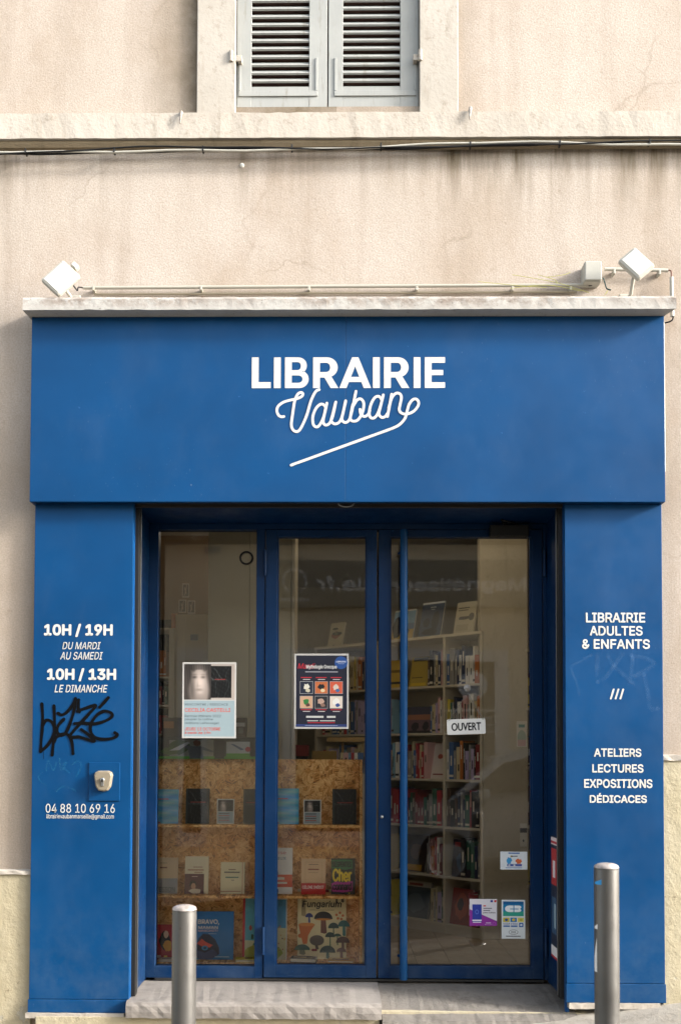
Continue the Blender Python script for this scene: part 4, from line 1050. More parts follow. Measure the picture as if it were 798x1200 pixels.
# face-out books on the case
zt_ = levels[-1] + .021
fb_case(.10, zt_, .15, .21, '#cfc6a8', lambda p: (p.blob(.5,.5,.4,.16,'#a86a55',3), p.blob(.55,.55,.4,.08,'#3d4a3a',4), p.blob(.4,.75,.25,.05,'#3a4236',5), p.e(.45,.08,.06,.03,'#39543c')), 'cream book with a reddish ink drawing on top of the bookcase', .25, .10)
fb_case(.80, zt_, .20, .24, '#5a7390', lambda p: (p.r(0,.55,1,.45,'#6f95b0'), p.r(0,0,1,.35,'#b59b55'), p.blob(.2,.45,.25,.45,'#1f1d1a',6), p.blob(.6,.3,.25,.12,'#33302a',7), p.r(0,.96,1,.04,'#d9d6cc')), 'book with a sky blue and sand coloured cover on top of the bookcase', .25, .08)
fb_case(1.07, zt_, .20, .27, '#2c3e58', lambda p: (p.r(0,.95,1,.05,'#cfd2d2'), p.t('MARX',.4,.82,.28,.06,'#a8b0b0',.02), p.blob(.3,.4,.16,.16,'#1c2838',8), p.blob(.65,.35,.2,.3,'#141c28',9), p.r(.05,.05,.9,.12,'#18202c')) if False else (p.r(0,.95,1,.05,'#cfd2d2'), p.r(.38,.84,.26,.03,'#a8b0b0'), p.r(.42,.78,.18,.02,'#a8b0b0'), p.blob(.3,.42,.16,.16,'#182434',8), p.blob(.68,.45,.18,.32,'#141c28',9), p.blob(.5,.15,.42,.12,'#10161f',10)), 'dark blue book with black tree shapes on top of the bookcase', .25, .06)
fb_case(1.37, zt_, .17, .24, '#b3aa90', lambda p: (p.r(.1,.80,.55,.03,'#3a3833'), p.r(.1,.73,.5,.025,'#3a3833'), p.blob(.45,.5,.38,.06,'#4c4a44',11), p.e(.8,.52,.14,.12,'#5a5750'), p.r(.1,.1,.6,.2,'#a29a82')), 'beige book with a grey bridge drawing on top of the bookcase', .25, .06)
z5 = levels[5]+.001
fb_case(.74, z5, .17, .22, '#c9a93a', lambda p: (p.r(.1,.55,.7,.1,'#8a6f1a'), p.r(.1,.15,.8,.08,'#3a3420')), 'yellow book facing out on the top shelf, left of the middle bay')
fb_case(.97, z5, .17, .23, '#b59c35', lambda p: (p.r(.1,.86,.8,.12,'#4a4638'), p.r(.1,.3,.6,.03,'#5a4a1a'), p.r(.1,.04,.8,.1,'#d9b92a')), 'olive yellow book facing out on the top shelf beside the spines')
z4 = levels[4]+.001
fb_case(.98, z4, .27, .20, '#6a5058', lambda p: (p.r(0,.5,1,.2,'#a06a50'), p.blob(.35,.25,.14,.2,'#231f2c',12), p.blob(.7,.25,.12,.2,'#231f2c',13), p.r(0,.7,1,.3,'#4c4a5c'), p.r(0,0,1,.1,'#1f1b22')), 'wide picture book with dusk silhouettes on the second shelf down')
z3 = levels[3]+.001
fb_case(1.15, z3, .19, .26, '#d8cdc0', lambda p: (p.e(.5,.62,.12,.07,'#a8503a'), p.r(.0,0,.08,1,'#b0605a'), p.r(.25,.1,.5,.04,'#8a4a44')), 'cream book with a small red emblem on the third shelf down')
z1_ = levels[1]+.001
fb_case(.93, z1_, .20, .27, '#3a2c22', lambda p: (p.r(.05,.03,.8,.16,'#b8892a'), p.blob(.5,.55,.3,.25,'#5a4430',14)), 'dark brown book with ochre base on the fifth shelf down')
fb_case(1.38, z1_, .16, .26, '#2c2430', lambda p: (p.r(.1,.8,.8,.12,'#a02c2c'), p.blob(.5,.4,.35,.28,'#35506a',15), p.blob(.6,.45,.15,.18,'#b08040',16)), 'dark comic with red title on the fifth shelf of the right bay', .1, .02)
z0_ = levels[0]+.001
fb_case(.93, z0_, .25, .26, '#3d4a50', lambda p: (p.r(0,.85,1,.15,'#cfc9bc'), p.r(.2,.88,.5,.07,'#8a2c28'), p.blob(.5,.4,.4,.3,'#5c6a6c',17)), 'large slate grey book facing out on the bottom shelf')
fb_case(1.36, z0_, .17, .25, '#8c3424', lambda p: (p.blob(.5,.5,.38,.42,'#b5502c',18), p.blob(.45,.55,.18,.2,'#3c1c18',19)), 'rust red patterned book facing out on the bottom shelf, right bay', .2, .03)

# narrow wall shelf seen at the far right edge of the glass
ns = thing('wall_shelf', 'narrow shelf with books at the right edge of the entrance glass', 'shelf', (1.335, 1.2, ZF))
for zz in (.35, .75, 1.15, 1.55, 1.95):
    b = MB(); b.box(1.30, 1.60, 1.235, 1.38, ZF+zz, ZF+zz+.018, M_SHELFW, .001); b.build('shelf', ns)
b = MB(); b.box(1.30, 1.60, 1.381, 1.39, ZF, ZF+2.2, M_SHELFW); b.build('back_panel', ns)
MI = Matrix.Identity(4)
for k, zz in enumerate((.35, .75, 1.15, 1.55)):
    fill(MI, 1.30, 1.44, ZF+zz+.019, .3, f'{["lowest","second","third","highest"][k]} board of the narrow wall shelf', 'books on the narrow wall shelf', None, 1.245)

# ceiling spots (left one seen lit; middle and right added to brighten the interior)
for i, (lx0, ly0, lab_) in enumerate(((-.95, 1.2, 'left lit ceiling spot inside the shop above the display unit'), (.35, 1.0, 'middle lit ceiling spot inside the shop above the bookcase'), (.95, .62, 'right lit ceiling spot inside the shop near the entrance door'))):
    t = thing('ceiling_spot', lab_, 'ceiling lamp', (lx0, ly0, H), group='lit spots on the shop ceiling')
    b = MB(); b.lathe([(.0005, -.001), (.05, -.001), (.05, -.06), (.044, -.06), (.040, -.05)], M_PVC, 20, (lx0, ly0, H)); b.build('lamp_body', t)
    em = bpy.data.materials.get('lamp_glow') or bpy.data.materials.new('lamp_glow'); em.use_nodes = True
    em.node_tree.nodes['Principled BSDF'].inputs['Emission Color'].default_value = (1, .8, .55, 1); em.node_tree.nodes['Principled BSDF'].inputs['Emission Strength'].default_value = 3
    b = MB(); b.lathe([(.0005, -.052), (.040, -.052)], em, 20, (lx0, ly0, H)); b.build('bulb', t)
    ld = bpy.data.lights.new('spot_light', 'POINT'); ld.energy = .5; ld.color = (1, .88, .70); ld.shadow_soft_size = .08
    lo = bpy.data.objects.new('spot_light', ld); col.objects.link(lo); lo.location = (lx0, ly0, H-.14)

# OSB window display --------------------------------------------------------
YO = .245
ds = thing('display_unit', 'strand board display unit with shelves of books behind the left windows', 'display unit', (-.5, YO, ZF))
xo0, xo1 = XL-.02, AX(421, .15)
zo_t = AZ(890, YO)
b = MB(); b.box(xo0, xo1, YO, YO+.015, ZF, zo_t, M_OSB, .001); b.build('back_panel', ds)
b = MB(); b.box(xo1, xo1+.016, .055, YO+.015, ZF, zo_t, M_OSB, .001); b.build('side_panel', ds)
shz = [AZ(966, .13), AZ(1048, .13), AZ(1126, .13)]
for z in shz:
    b = MB(); b.box(xo0, xo1-.0005, .055, YO-.0005, z-.015, z, M_OSB, .001); b.build('shelf', ds)
b = MB(); b.box(xo0, xo1+.016, .052, .058, ZF, shz[2]-.016, flat('#26221d', .8)); b.build('kick_board', ds)
def dbook(px0, px1, py0, py1, c, fn, lab, Y=.12, lean=.10, t=.02, shelf=None, rz=0.):
    """survey a face-out book; returns the root"""
    mx = (px0+px1)/2; z = shelf + .0008; w = (px1-px0)*(Y+5.5)/FOC; h = (py1-py0)*(Y+5.5)/FOC / math.cos(lean)
    x = AX(mx, Y, py1)
    return face_book((x, Y, z), w, h, t, lean, c, fn, lab, rz)
s1, s2, s3 = shz
def castelli(p):   # generic dark cover
    pic(p,.0,.0,1,1,strands,36,48); p.r(.0,.0,.09,1,'#2c3634'); p.r(.2,.60,.65,.025,'#8a2622')
def seablue(p):
    pic(p,0,0,1,1,lambda u, v: (.36+.10*math.sin(23*v+math.sin(5*u))+.06*math.sin(61*v+4*u), .66+.06*math.sin(23*v+math.sin(5*u)), .78+.05*math.sin(17*v+2*u)), 16, 40)
    p.r(.1,.70,.5,.025,'#c0504a'); p.r(0,.02,.28,.035,'#c03030')
def mini(p):
    pic(p,.06,.5,.5,.46,portrait,14,14); pic(p,.56,.5,.38,.46,strands,14,16); p.r(.06,.04,.88,.44,'#93a5ab')
    for k, c in enumerate(('#4a4a4a','#b04434','#4a4a4a','#b04434')): p.r(.12,.40-.09*k,.6,.03,c)
dbook(180, 208.5, 924.5, 964.5, '#5fb4d6', seablue, 'turquoise book at the left edge of the upper display shelf', shelf=s1)
dbook(217.5, 245, 924, 965, '#171c1c', castelli, 'black book with white strands, left of the upper display shelf', shelf=s1)
dbook(254, 274.5, 936, 965, '#d9d6cc', mini, 'small framed event card on the upper shelf behind the left window', shelf=s1, t=.006)
dbook(285, 303, 924.5, 965, '#1b2121', lambda p: (castelli(p)), 'black strand-patterned book half hidden by the window mullion', shelf=s1)
dbook(318, 350, 924.5, 966, '#5ab6da', seablue, 'sky blue book behind the middle door, upper shelf', shelf=s1)
dbook(355.5, 376.5, 937, 965.5, '#d9d6cc', mini, 'small framed event card between the blue and black books', shelf=s1, t=.006)
dbook(389.5, 417.5, 924.5, 965.5, '#141918', castelli, 'black strand-patterned book at the right of the upper shelf', shelf=s1)
# middle row
dbook(180, 208, 998, 1039.5, '#cfb48c', lambda p: (p.r(.25,.84,.3,.015,'#7a6a55'), p.r(.25,.70,.3,.04,'#7a4a3a'), p.r(0,0,1,.42,'#8f9092'), p.t('TESSON',.10,.05,.80,.13,'#3c4650',.01)), 'cream paperback with a grey TESSON band on the middle display shelf', shelf=s2)
dbook(216.5, 244, 997, 1040, '#ddd2b0', lambda p: (p.r(.35,.70,.4,.025,'#a87a5a'), p.r(.12,.62,.68,.03,'#a86a4a'), p.r(.4,.56,.35,.025,'#a87a5a'), p.r(0,0,.82,.53,'#5a1f28'), p.blob(.35,.25,.18,.12,'#1c1412',3), p.blob(.38,.20,.12,.10,'#c09070',5), p.blob(.45,.07,.3,.08,'#d8c8b0',6), p.r(.3,.45,.25,.02,'#d8c0b0')), 'cream book with a burgundy portrait band on the middle shelf', shelf=s2)
dbook(258.5, 286.5, 1003.5, 1040, '#d9cfa8', lambda p: (p.r(.0,.07,.85,.02,'#9a4a34'), p.r(.33,.75,.3,.03,'#6a4a3a'), p.r(.15,.66,.65,.04,'#3a3430'), p.r(.2,.5,.55,.04,'#2f6a60'), p.r(.45,.42,.12,.02,'#3a3430'), p.r(.9,.0,.025,1,'#a8603a')), 'cream paperback with green title lines on the middle shelf', shelf=s2)
dbook(312, 342.5, 986.5, 1040, '#e4e2dc', lambda p: (p.t('erise',.25,.86,.5,.07,'#c8655a',.0), p.t('aux',.4,.74,.35,.06,'#4a7f96',.0), p.r(0,.15,1,.27,'#d4562c'), p.r(.1,.31,.6,.05,'#f0e6dc'), p.r(.3,.22,.5,.04,'#f0e6dc'), p.blob(.36,.45,.10,.12,'#232020',4), p.blob(.42,.06,.06,.08,'#232020',4)), 'tall white book with an orange band behind the middle door', shelf=s2)
dbook(353, 381.5, 999, 1040, '#d9b68c', lambda p: (p.r(.16,.32,.68,.01,'#b5906a'), p.r(.16,.90,.68,.008,'#b5906a'), p.r(.16,.32,.008,.58,'#b5906a'), p.r(.84,.32,.008,.58,'#b5906a'), p.r(.3,.83,.4,.015,'#6a4a3a'), p.r(.28,.68,.44,.035,'#8a3a2a'), p.r(.3,.6,.4,.01,'#9a7a5a'), p.r(0,0,1,.31,'#c32824'), p.t('CÉLINE INÉDIT',.05,.16,.88,.10,'#f0e0d8',.02)), 'cream paperback with a red CÉLINE INÉDIT band', shelf=s2)
def cher(p):
    p.p([(.03,.72),(.03,.95),(.5,.97),(.88,.95),(.90,.72),(.6,.68),(.3,.72)], '#2f7a48')
    p.t('DESPENTES', .06,.76,.78,.15,'#10140f',.05)
    p.t('Cher', .08,.36,.76,.34,'#e6c81c',.04)
    p.p([(.03,.30),(.2,.36),(.5,.33),(.9,.37),(.88,.10),(.5,.06),(.05,.08)], '#b02c8c')
    p.t('connard', .08,.12,.76,.2,'#14090f',.05)
    p.r(.72,.02,.08,.03,'#c8b820')
dbook(388, 416, 999.5, 1041, '#121212', cher, 'black paperback reading DESPENTES Cher connard in green, yellow and pink', shelf=s2)
# bottom row
dbook(183, 202, 1080, 1120, '#b01f2c', lambda p: (p.blob(.55,.55,.4,.3,'#1c1414',5), p.blob(.7,.4,.3,.2,'#d99a30',6), p.blob(.6,.72,.18,.12,'#d8b8a0',7), p.r(.05,.05,.25,.08,'#e0d0d0'), p.r(.5,.06,.2,.06,'#e0c060')), 'red comic with black haired figures behind the left bollard', shelf=s3+.0, Y=.13)
def bravo(p):
    p.t('BRAVO,', .12,.72,.52,.11,'#f0e8dc',.03); p.t('MAMAN', .13,.635,.48,.06,'#f0e8dc',.03); p.t('MANCHOT!', .13,.575,.48,.045,'#e8c8c0',.02)
    p.r(.38,.53,.2,.012,'#a8c0d0')
    p.p([(.12,.10),(.10,.30),(.15,.45),(.25,.53),(.40,.52),(.55,.42),(.65,.25),(.66,.12),(.55,.05),(.3,.0)], '#1c2038')
    p.p([(.10,.33),(.22,.43),(.33,.36),(.50,.30),(.42,.25),(.25,.26)], '#d4503a'); p.e(.30,.24,.08,.05,'#3f86b0'); p.e(.30,.24,.035,.022,'#1c2038')
    p.p([(.08,.20),(.3,.14),(.5,.22),(.62,.12),(.5,.02),(.2,.0),(.08,.05)], '#3a4470'); p.r(.55,.05,.35,.02,'#90b8d0')
dbook(226, 273.3, 1062, 1117, '#0f6fae', bravo, 'large blue picture book titled BRAVO, MAMAN MANCHOT with a dark penguin', shelf=s3, Y=.14, t=.012)
def scene_book(p):
    p.r(0,0,.10,1,'#c22c2c'); p.r(.10,.3,.9,.7,'#5fb0c4'); p.r(.10,0,.9,.3,'#cfd0a8')
    for k in range(9): p.blob(.25+.09*k*.9, .15+.07*(k*5 % 7), .07, .05, ['#3c7a4a','#b04434','#2f5a3c'][k % 3], k)
    p.blob(.5,.1,.5,.14,'#a8a838',3)
dbook(284, 312, 1048, 1120, '#c22c2c', scene_book, 'red spined picture book with a landscape, beside the window mullion', shelf=s3, Y=.15, t=.01)
def meadow(p):
    p.r(0,.5,.95,.45,'#4f9cc8'); p.r(0,0,.95,.5,'#d4cfa0'); p.blob(.3,.1,.55,.14,'#a3b43a',3); p.blob(.2,.75,.2,.06,'#c8a85a',4)
    q = random.Random(3)
    for k in range(24): p.e(.1+.8*q.random(), .12+.45*q.random(), .025, .012, ['#a83a3a','#2f4a5a','#c8903a'][k % 3], 6)
dbook(312, 336, 1048, 1120, '#dfe0d4', meadow, 'picture book with a blue sky and meadow behind the middle door', shelf=s3, Y=.15, t=.01)
def fungi(p):
    def cap(u, v, a, b, c, stem, sw=.03, sh=.1):
        p.p([(u-sw*.8, v), (u+sw*.8, v), (u+sw*1.2, v-sh), (u+sw*.5, v-sh-.015), (u-sw*.9, v-sh)], stem); p.e(u, v-.006, a, b, c, 14, 0, 180)
    p.r(.25,.695,.5,.006,'#6a6255')
    cap(.12,.86,.16,.09,'#8c2433','#a59570',.045,.24)
    for u, v in ((.38,.97),(.45,.90),(.52,.95),(.60,.97),(.35,.88),(.63,.89)): p.e(u, v, .045, .028, '#8c2433', 10)
    cap(.80,.88,.06,.06,'#2c2824','#4c443a',.02,.07); cap(.92,.90,.08,.07,'#3a322a','#5c5042',.03,.08)
    cap(.24,.60,.08,.06,'#2c3576','#2f3a86',.02,.075)
    cap(.53,.575,.19,.11,'#191716','#6c3824',.06,.2); p.e(.53,.565,.17,.015,'#c87f2a',12)
    for u, v in ((.80,.63),(.87,.66),(.93,.62),(.83,.58),(.90,.57)): p.e(u, v, .028, .02, '#c9703a', 8)
    p.p([(.02,.49),(.36,.49),(.28,.41),(.22,.33),(.20,.22),(.12,.21),(.08,.31)], '#c86a1f'); p.e(.19,.49,.17,.025,'#d98a3a',14); p.e(.06,.33,.05,.03,'#c86a1f',10)
    p.p([(.36,.20),(.42,.20),(.44,.14),(.38,.14)], '#5a4c40'); p.e(.40,.265,.15,.075,'#5f5348',16); 
    cap(.74,.445,.11,.08,'#1f4037','#33584c',.012,.10); cap(.67,.32,.10,.07,'#1f3c35','#3c6a4a',.012,.14); cap(.82,.33,.08,.04,'#1f4a3c','#3c6a4a',.012,.12)
    cap(.95,.47,.12,.09,'#2a6460','#2f706a',.03,.13)
    cap(.93,.24,.14,.09,'#5a4038','#6a4c40',.03,.12)
    cap(.10,.135,.16,.08,'#3f6052','#7a7a60',.06,.06); cap(.62,.10,.16,.10,'#20423c','#2f5a50',.035,.08); cap(.90,.11,.10,.06,'#6a4438','#7a5448',.03,.09)
    p.t('Fungarium', .10, .715, .80, .115, '#181614', .02, .15)
    for u in (.32,.38,.35): p.e(u, .09+.02*(u*100 % 3), .03, .018, '#8c2433', 8)
dbook(348.5, 405.5, 1040, 1120, '#dccfa0', fungi, 'large cream Fungarium book covered with painted mushrooms', shelf=s3, Y=.17, t=.02, lean=.12)
# lying books
def flat_book(px0, px1, py, Y, d, t, c, fn, lab, rz=0.):
    x = AX((px0+px1)/2, Y, py); w = (px1-px0)*(Y+5.5)/FOC
    r = thing('book', lab, 'book', (x, Y, s3+.0008), rz, 0., None, world=False)
    b = MB(); b.box(-w/2, w/2, 0, d, 0, .002, flat(c)); b.box(-w/2, w/2, 0, d, t-.002, t, flat(c)); b.build('cover', r)
    b = MB(); b.box(-w/2+.003, w/2-.003, .003, d-.003, .0021, t-.0021, flat('#dad4c4', .9)); b.build('pages', r)
    pr = MB(); fn(pr, w, d, t); pr.build('cover_print', r); return r
flat_book(297, 299.5, 1120, .08, .1, .02, '#ccc', lambda a, b, c, d: None, 'x') if False else None
flat_book(276, 304, 1122, .075, .07, .016, '#d9c81c', lambda m, w, d, t: m.box(-w*.1, w*.2, .02, .05, t+.0002, t+.0006, flat('#7a5a2a')), 'thick yellow topped book lying flat beside the window mullion', .05)
flat_book(340, 370, 1124, .070, .075, .023, '#3a3026', lambda m, w, d, t: (m.box(-w*.4, w*.1, .03, .05, t+.0002, t+.0006, flat('#b8a878')), m.box(-w*.1, w*.35, .012, .028, t+.0002, t+.0006, flat('#8a7a50'))), 'white edged book with brown cover lying before the mushroom book', -.12)
flat_book(384, 414, 1124, .068, .08, .013, '#c99a2c', lambda m, w, d, t: (m.box(-w*.35, w*.3, .03, .05, t+.0002, t+.0006, flat('#4a3a20')), m.box(-w*.2, w*.4, .014, .022, t+.0002, t+.0006, flat('#a03030'))), 'thin yellow book lying flat right of the mushroom book', -.08)
flat_book(186, 204, 1124, .070, .07, .014, '#c9c2b8', lambda m, w, d, t: m.box(-w*.3, w*.3, .02, .04, t+.0002, t+.0006, flat('#7a8088')), 'pale booklet lying flat in front of the red comic', .06)

# photo boxes standing on the display unit
YQ = .20
def photo1(p):
    p.r(.0,.0,1,.12,'#4f9a2f'); p.r(.12,.12,.45,.75,'#8a8f86'); p.blob(.22,.55,.13,.38,'#3f5a34',3); p.blob(.12,.35,.1,.2,'#4c6a3a',9)
    p.blob(.40,.72,.045,.16,'#7a5644',4); p.p([(.33,.02),(.31,.45),(.22,.62),(.24,.68),(.36,.58),(.45,.58),(.58,.35),(.56,.30),(.46,.42),(.47,.02)], '#56606a')
    p.p([(.12,.38),(.30,.78),(.33,.74),(.22,.40)], '#c9cdd0'); p.r(.58,.02,.10,.9,'#1f2328'); p.r(.70,.12,.24,.68,'#b9c0c4'); p.r(.70,.12,.24,.14,'#5aa03a')
    p.p([(.74,.7),(.78,.68),(.88,.45),(.85,.40)], '#5a6f8a'); p.e(.92,.45,.03,.12,'#b04a5c',8)
def photo2(p): p.r(.02,.45,.12,.35,'#9a6a44'); p.r(.3,.1,.3,.8,'#46403a'); p.r(.86,.55,.12,.2,'#a8a8a4'); p.r(.9,.2,.06,.3,'#6a6a66')
def pbox(px0, px1, py0, py1, Y, d, c, fn, lab, z0=None, name='game_box'):
    x0, x1 = AX(px0, Y, 870), AX(px1, Y, 870); z1 = AZ(py0, Y, 240); z0 = z0 if z0 is not None else AZ(py1, Y, 240)
    r = thing(name, lab, 'box', ((x0+x1)/2, Y+d/2, z0))
    b = MB(); b.box(x0, x1, Y, Y+d, z0, z1, flat(c, .5), .001); b.build('carton', r)
    pr = Print(x0, z0, x1-x0, z1-z0, Y-.0004); fn(pr); 
    if pr.k: pr.build('print', r)
    return z1
zq = pbox(185, 300, 864, 889.5, YQ, .05, '#3a403c', photo1, 'long box with a photo of a boy flying a model plane, left window', zo_t+.0008)
pbox(190, 289, 841, 864, YQ+.004, .045, '#4a443c', photo2, 'dark grey box stacked on the boy and plane box', zq+.0008)
# left back area
def ibox(name, px0, px1, py0, py1, Y, d, m, lab, cat, bev=.002, z0=None):
    x0, x1 = AX(px0, Y, 800), AX(px1, Y, 800); z1 = AZ(py0, Y, (px0+px1)/2); z0 = z0 if z0 is not None else AZ(py1, Y, (px0+px1)/2)
    r = thing(name, lab, cat, ((x0+x1)/2, Y+d/2, z0)); b = MB(); b.box(x0, x1, Y, Y+d, z0, z1, m, bev); b.build('body', r); return r, x0, x1, z0, z1
r, x0, x1, z0, z1 = ibox('tall_cupboard', 243.5, 343, 0, 0, .62, .45, M_CUP, 'tall plain olive cupboard behind the left window and mullion', 'cupboard', .003, ZF)if False else (None,)*5
x0, x1 = AX(243.5, .62, 750), AX(342, .62, 750)
r = thing('tall_cupboard', 'tall plain olive grey cupboard behind the left window and mullion', 'cupboard', ((x0+x1)/2, .8, ZF))
b = MB(); b.box(x0, x1, .64, 1.05, ZF, 2.95, M_CUP, .003); b.build('carcass', r)
xm = (x0+x1)/2
b = MB(); b.box(x0+.002, xm-.002, .62, .639, ZF+.06, 2.94, M_CUP, .002); b.build('door', r)
b = MB(); b.box(xm+.002, x1-.002, .62, .639, ZF+.06, 2.94, M_CUP, .002); b.build('door', r)
b = MB(); b.box(x1+.001, x1+.02, .60, 1.05, ZF, 2.95, M_SHELFW, .002); b.build('side_post', r)
r = thing('white_cabinet', 'cream cabinet with a wall socket in the back of the left window', 'cabinet', (AX(224, 1.0), 1.2, ZF))
b = MB(); b.box(AX(205.5, 1.0, 800), AX(243, 1.0, 800), 1.0, 1.4, ZF, AZ(720, 1.0, 224), M_SHELFW, .003); b.build('carcass', r)
b = MB(); p = at(228, 747, .999); b.box(p.x-.025, p.x+.025, .992, .999, p.z-.02, p.z+.02, flat('#8f98a0', .4), .003); b.build('socket', r)
b = MB(); b.box(AX(206, 1.0, 800), AX(218, 1.0, 800), .990, .9985, ZF+.1, AZ(722, 1.0, 224), M_SHELFW, .002); b.build('edge_strip', r)
wall_y = 1.9
b = MB(); b.box(-2.3, AX(262, wall_y), wall_y, wall_y+.08, ZF, H, flat('#6f5b42', .9)); b.build('back_partition')['kind'] = 'structure'
for i, (a, c, d, e, lb) in enumerate(((214, 222, 684, 700, 'topmost'), (210, 218.5, 703, 718, 'lower left'), (220.5, 229, 704, 719, 'lower right'))):
    notice(a, c, d, e, wall_y-.002, f'{lb} of three dark framed prints on the brown wall', 'picture', lambda p: (p.r(.08,.06,.84,.88,'#3a2f2a'), p.p([(.3,.1),(.4,.1),(.7,.9),(.62,.9)], '#b0a08a'), p.p([(.3,.7),(.38,.75),(.62,.3),(.55,.2)], '#b0a08a')), 'framed_print', '#c9bfae', .006)
ob_, *_x = ibox('orange_box', 200.5, 206.8, 719, 737, 1.05, .1, flat('#c9771f', .6), 'orange packet standing at the left of the cream cabinet', 'packet')
nl = thing('side_shelf', 'dark side shelf with stacked books at the far left of the window', 'shelf', (AX(188, .9), .9, ZF))
xa, xb = AX(176, .9, 800), AX(204.5, .9, 800)
for zpy in (738, 795, 828, 862, 900):
    b = MB(); b.box(xa, xb, .9, 1.15, AZ(zpy, .9, 190), AZ(zpy, .9, 190)+.012, M_SHELFW, .001); b.build('shelf', nl)
b = MB(); b.box(xa, xb, 1.151, 1.16, ZF, AZ(720, .9, 190), flat('#1f1c1a', .9)); b.build('back_panel', nl)
b = MB(); b.box(xb-.035, xb, .895, 1.15, ZF, AZ(738, .9, 190)-.001, M_SHELFW, .001); b.build('upright', nl)
for k, zpy in enumerate((795, 828, 862)):
    fill(MI, xa+.002, xb-.04, AZ(zpy, .9, 190)+.013, .15 if k else .2, f'{["highest","middle","lowest"][k]} board of the dark side shelf', 'books on the dark side shelf', [PAL[10], PAL[7], PAL[5], PAL[3], PAL[1]], .91)
# middle zone behind the middle leaf
lc = thing('low_counter', 'low wooden counter behind the display unit in the middle', 'counter', (AX(405, 1.25), 1.4, ZF))
zt2 = AZ(864, 1.25, 400)
b = MB(); b.box(AX(383, 1.25), AX(434, 1.25), 1.25, 1.6, zt2-.03, zt2, flat('#b08c50', .5), .002); b.build('top', lc)
for pxx in (400, 431):
    b = MB(); b.box(AX(pxx, 1.27), AX(pxx+3, 1.27), 1.27, 1.58, ZF, zt2-.031, flat('#8a6636', .6), .001); b.build('leg', lc)
ibox('black_monitor', 318, 327, 857, 890, .5, .03, M_BLACK, 'back of a black monitor beside the tall cupboard', 'monitor', .003)
ibox('red_box', 336, 362, 873, 886, .8, .12, flat('#8c2420', .5), 'red box on the desk behind the event poster', 'box')
ibox('dark_crate', 338, 360, 886, 900, .82, .12, flat('#1a1c2a', .6), 'dark blue crate beneath the red box', 'crate')
ibox('cardboard_box', 366, 395, 880, 900, .75, .12, flat('#a38346', .8), 'brown cardboard box right of the red box', 'box')
MT = Matrix.Identity(4)
fill(MT, AX(398, .8, 880), AX(428, .8, 880), AZ(906, .8, 410), .16, 'row behind the strand board unit by the counter', 'books standing behind the display unit', LIGHT, .8)
# desk that carries them
dk = thing('desk', 'pale desk behind the strand board display unit', 'desk', (AX(370, .8), .9, ZF)); 
b = MB(); b.box(AX(343, .7), AX(431, .7), .70, 1.05, AZ(906, .8, 370)-.03, AZ(906, .8, 370)-.0005, M_SHELFW, .002); b.build('top', dk)
for xx in (AX(346, .7), AX(428, .7)):
    b = MB(); b.box(xx-.02, xx+.02, .72, 1.03, ZF, AZ(906, .8, 370)-.0305, M_SHELFW, .002); b.build('leg', dk)

# ================================================================== ON THE GLASS
YG = -.0022
def p_castelli(p):
    p.r(.03,.505,.94,.47,'#a89d93');
    pic(p,.03,.505,.50,.47,portrait,34,34)
    pic(p,.53,.53,.38,.42,strands,40,44)
    p.r(.60,.77,.2,.008,'#8a2622')
    p.r(.03,.02,.94,.475,'#8fa1a6')
    p.t('RENCONTRE / DÉDICACE', .05,.425,.80,.040,'#2c3a40',.0); p.t('CECILIA CASTELLI', .05,.345,.84,.048,'#c9452f',.02)
    p.t('Rentrée littéraire 2022', .05,.275,.67,.033,'#2c3a40',.0); p.t('peupler la colline', .05,.228,.52,.036,'#2c3a40',.0); p.t('(éditions LePassage)', .05,.178,.63,.036,'#2c3a40',.0)
    p.t('JEUDI 13 OCTOBRE', .05,.10,.66,.040,'#c9452f',.015); p.t('à partir de 19h', .05,.048,.48,.038,'#c9452f',.015)
notice(214, 277, 776, 865, YG, 'white event poster with a portrait reading CECILIA CASTELLI', 'poster', p_castelli, 'poster', '#bdbbb5', .0005)
def p_myth(p):
    p.r(.03,.025,.94,.95,'#15182a'); p.e(.86,.88,.12,.085,'#1f4a8c',20); p.t('LIBRAIRIE', .77,.885,.18,.018,'#dfe4ea',.03); p.t('Vauban', .80,.862,.12,.014,'#b8c8dc')
    p.t('Mardi', .06,.80,.32,.07,'#b02434',.02,.3); p.t('Mythologie Grecque', .22,.79,.56,.06,'#d9d8d2',.02); p.r(.20,.75,.6,.014,'#9a9aa0')
    tiles = [('#1c2438','#d8d4c4','#c8c0a4'), ('#c06a3c','#1a1c20','#d8c8a0'), ('#c8583c','#cfc0b0','#3a6a9a'), ('#c8a080','#2f7a3c','#5a3a34'), ('#23252a','#b89a88','#8a6a5c'), ('#dcd0c0','#e8e4dc','#2c4a8c')]
    for k, (a, c, d) in enumerate(tiles):
        u = .11 + .275*(k % 3); v = .47 if k < 3 else .275
        p.r(u-.008,v-.006,.241,.167,'#9a9a98'); p.r(u,v,.225,.155,a); p.blob(u+.11,v+.085,.075,.055,c,k+3,12,.5); p.blob(u+.14,v+.04,.05,.03,d,k+9,9,.4)
        p.r(u+.01, (.675 if k < 3 else .247), .20, .012, '#b02434'); p.r(u+.05, (.650 if k < 3 else .225), .13, .010, '#c0c0bc')
    p.t('samedi de 15h à 17h · dès 7 ans', .22,.14,.55,.03,'#d0cfca',.03) if False else p.r(.22,.145,.32,.026,'#c4c3be'); p.r(.60,.145,.16,.026,'#c4c3be')
    p.r(.24,.10,.2,.012,'#c4c3be'); p.r(.47,.10,.28,.012,'#c4c3be'); p.r(.25,.075,.5,.010,'#b02434'); p.r(.03,.025,.94,.035,'#26386a'); p.r(.2,.038,.6,.008,'#8a98b8')
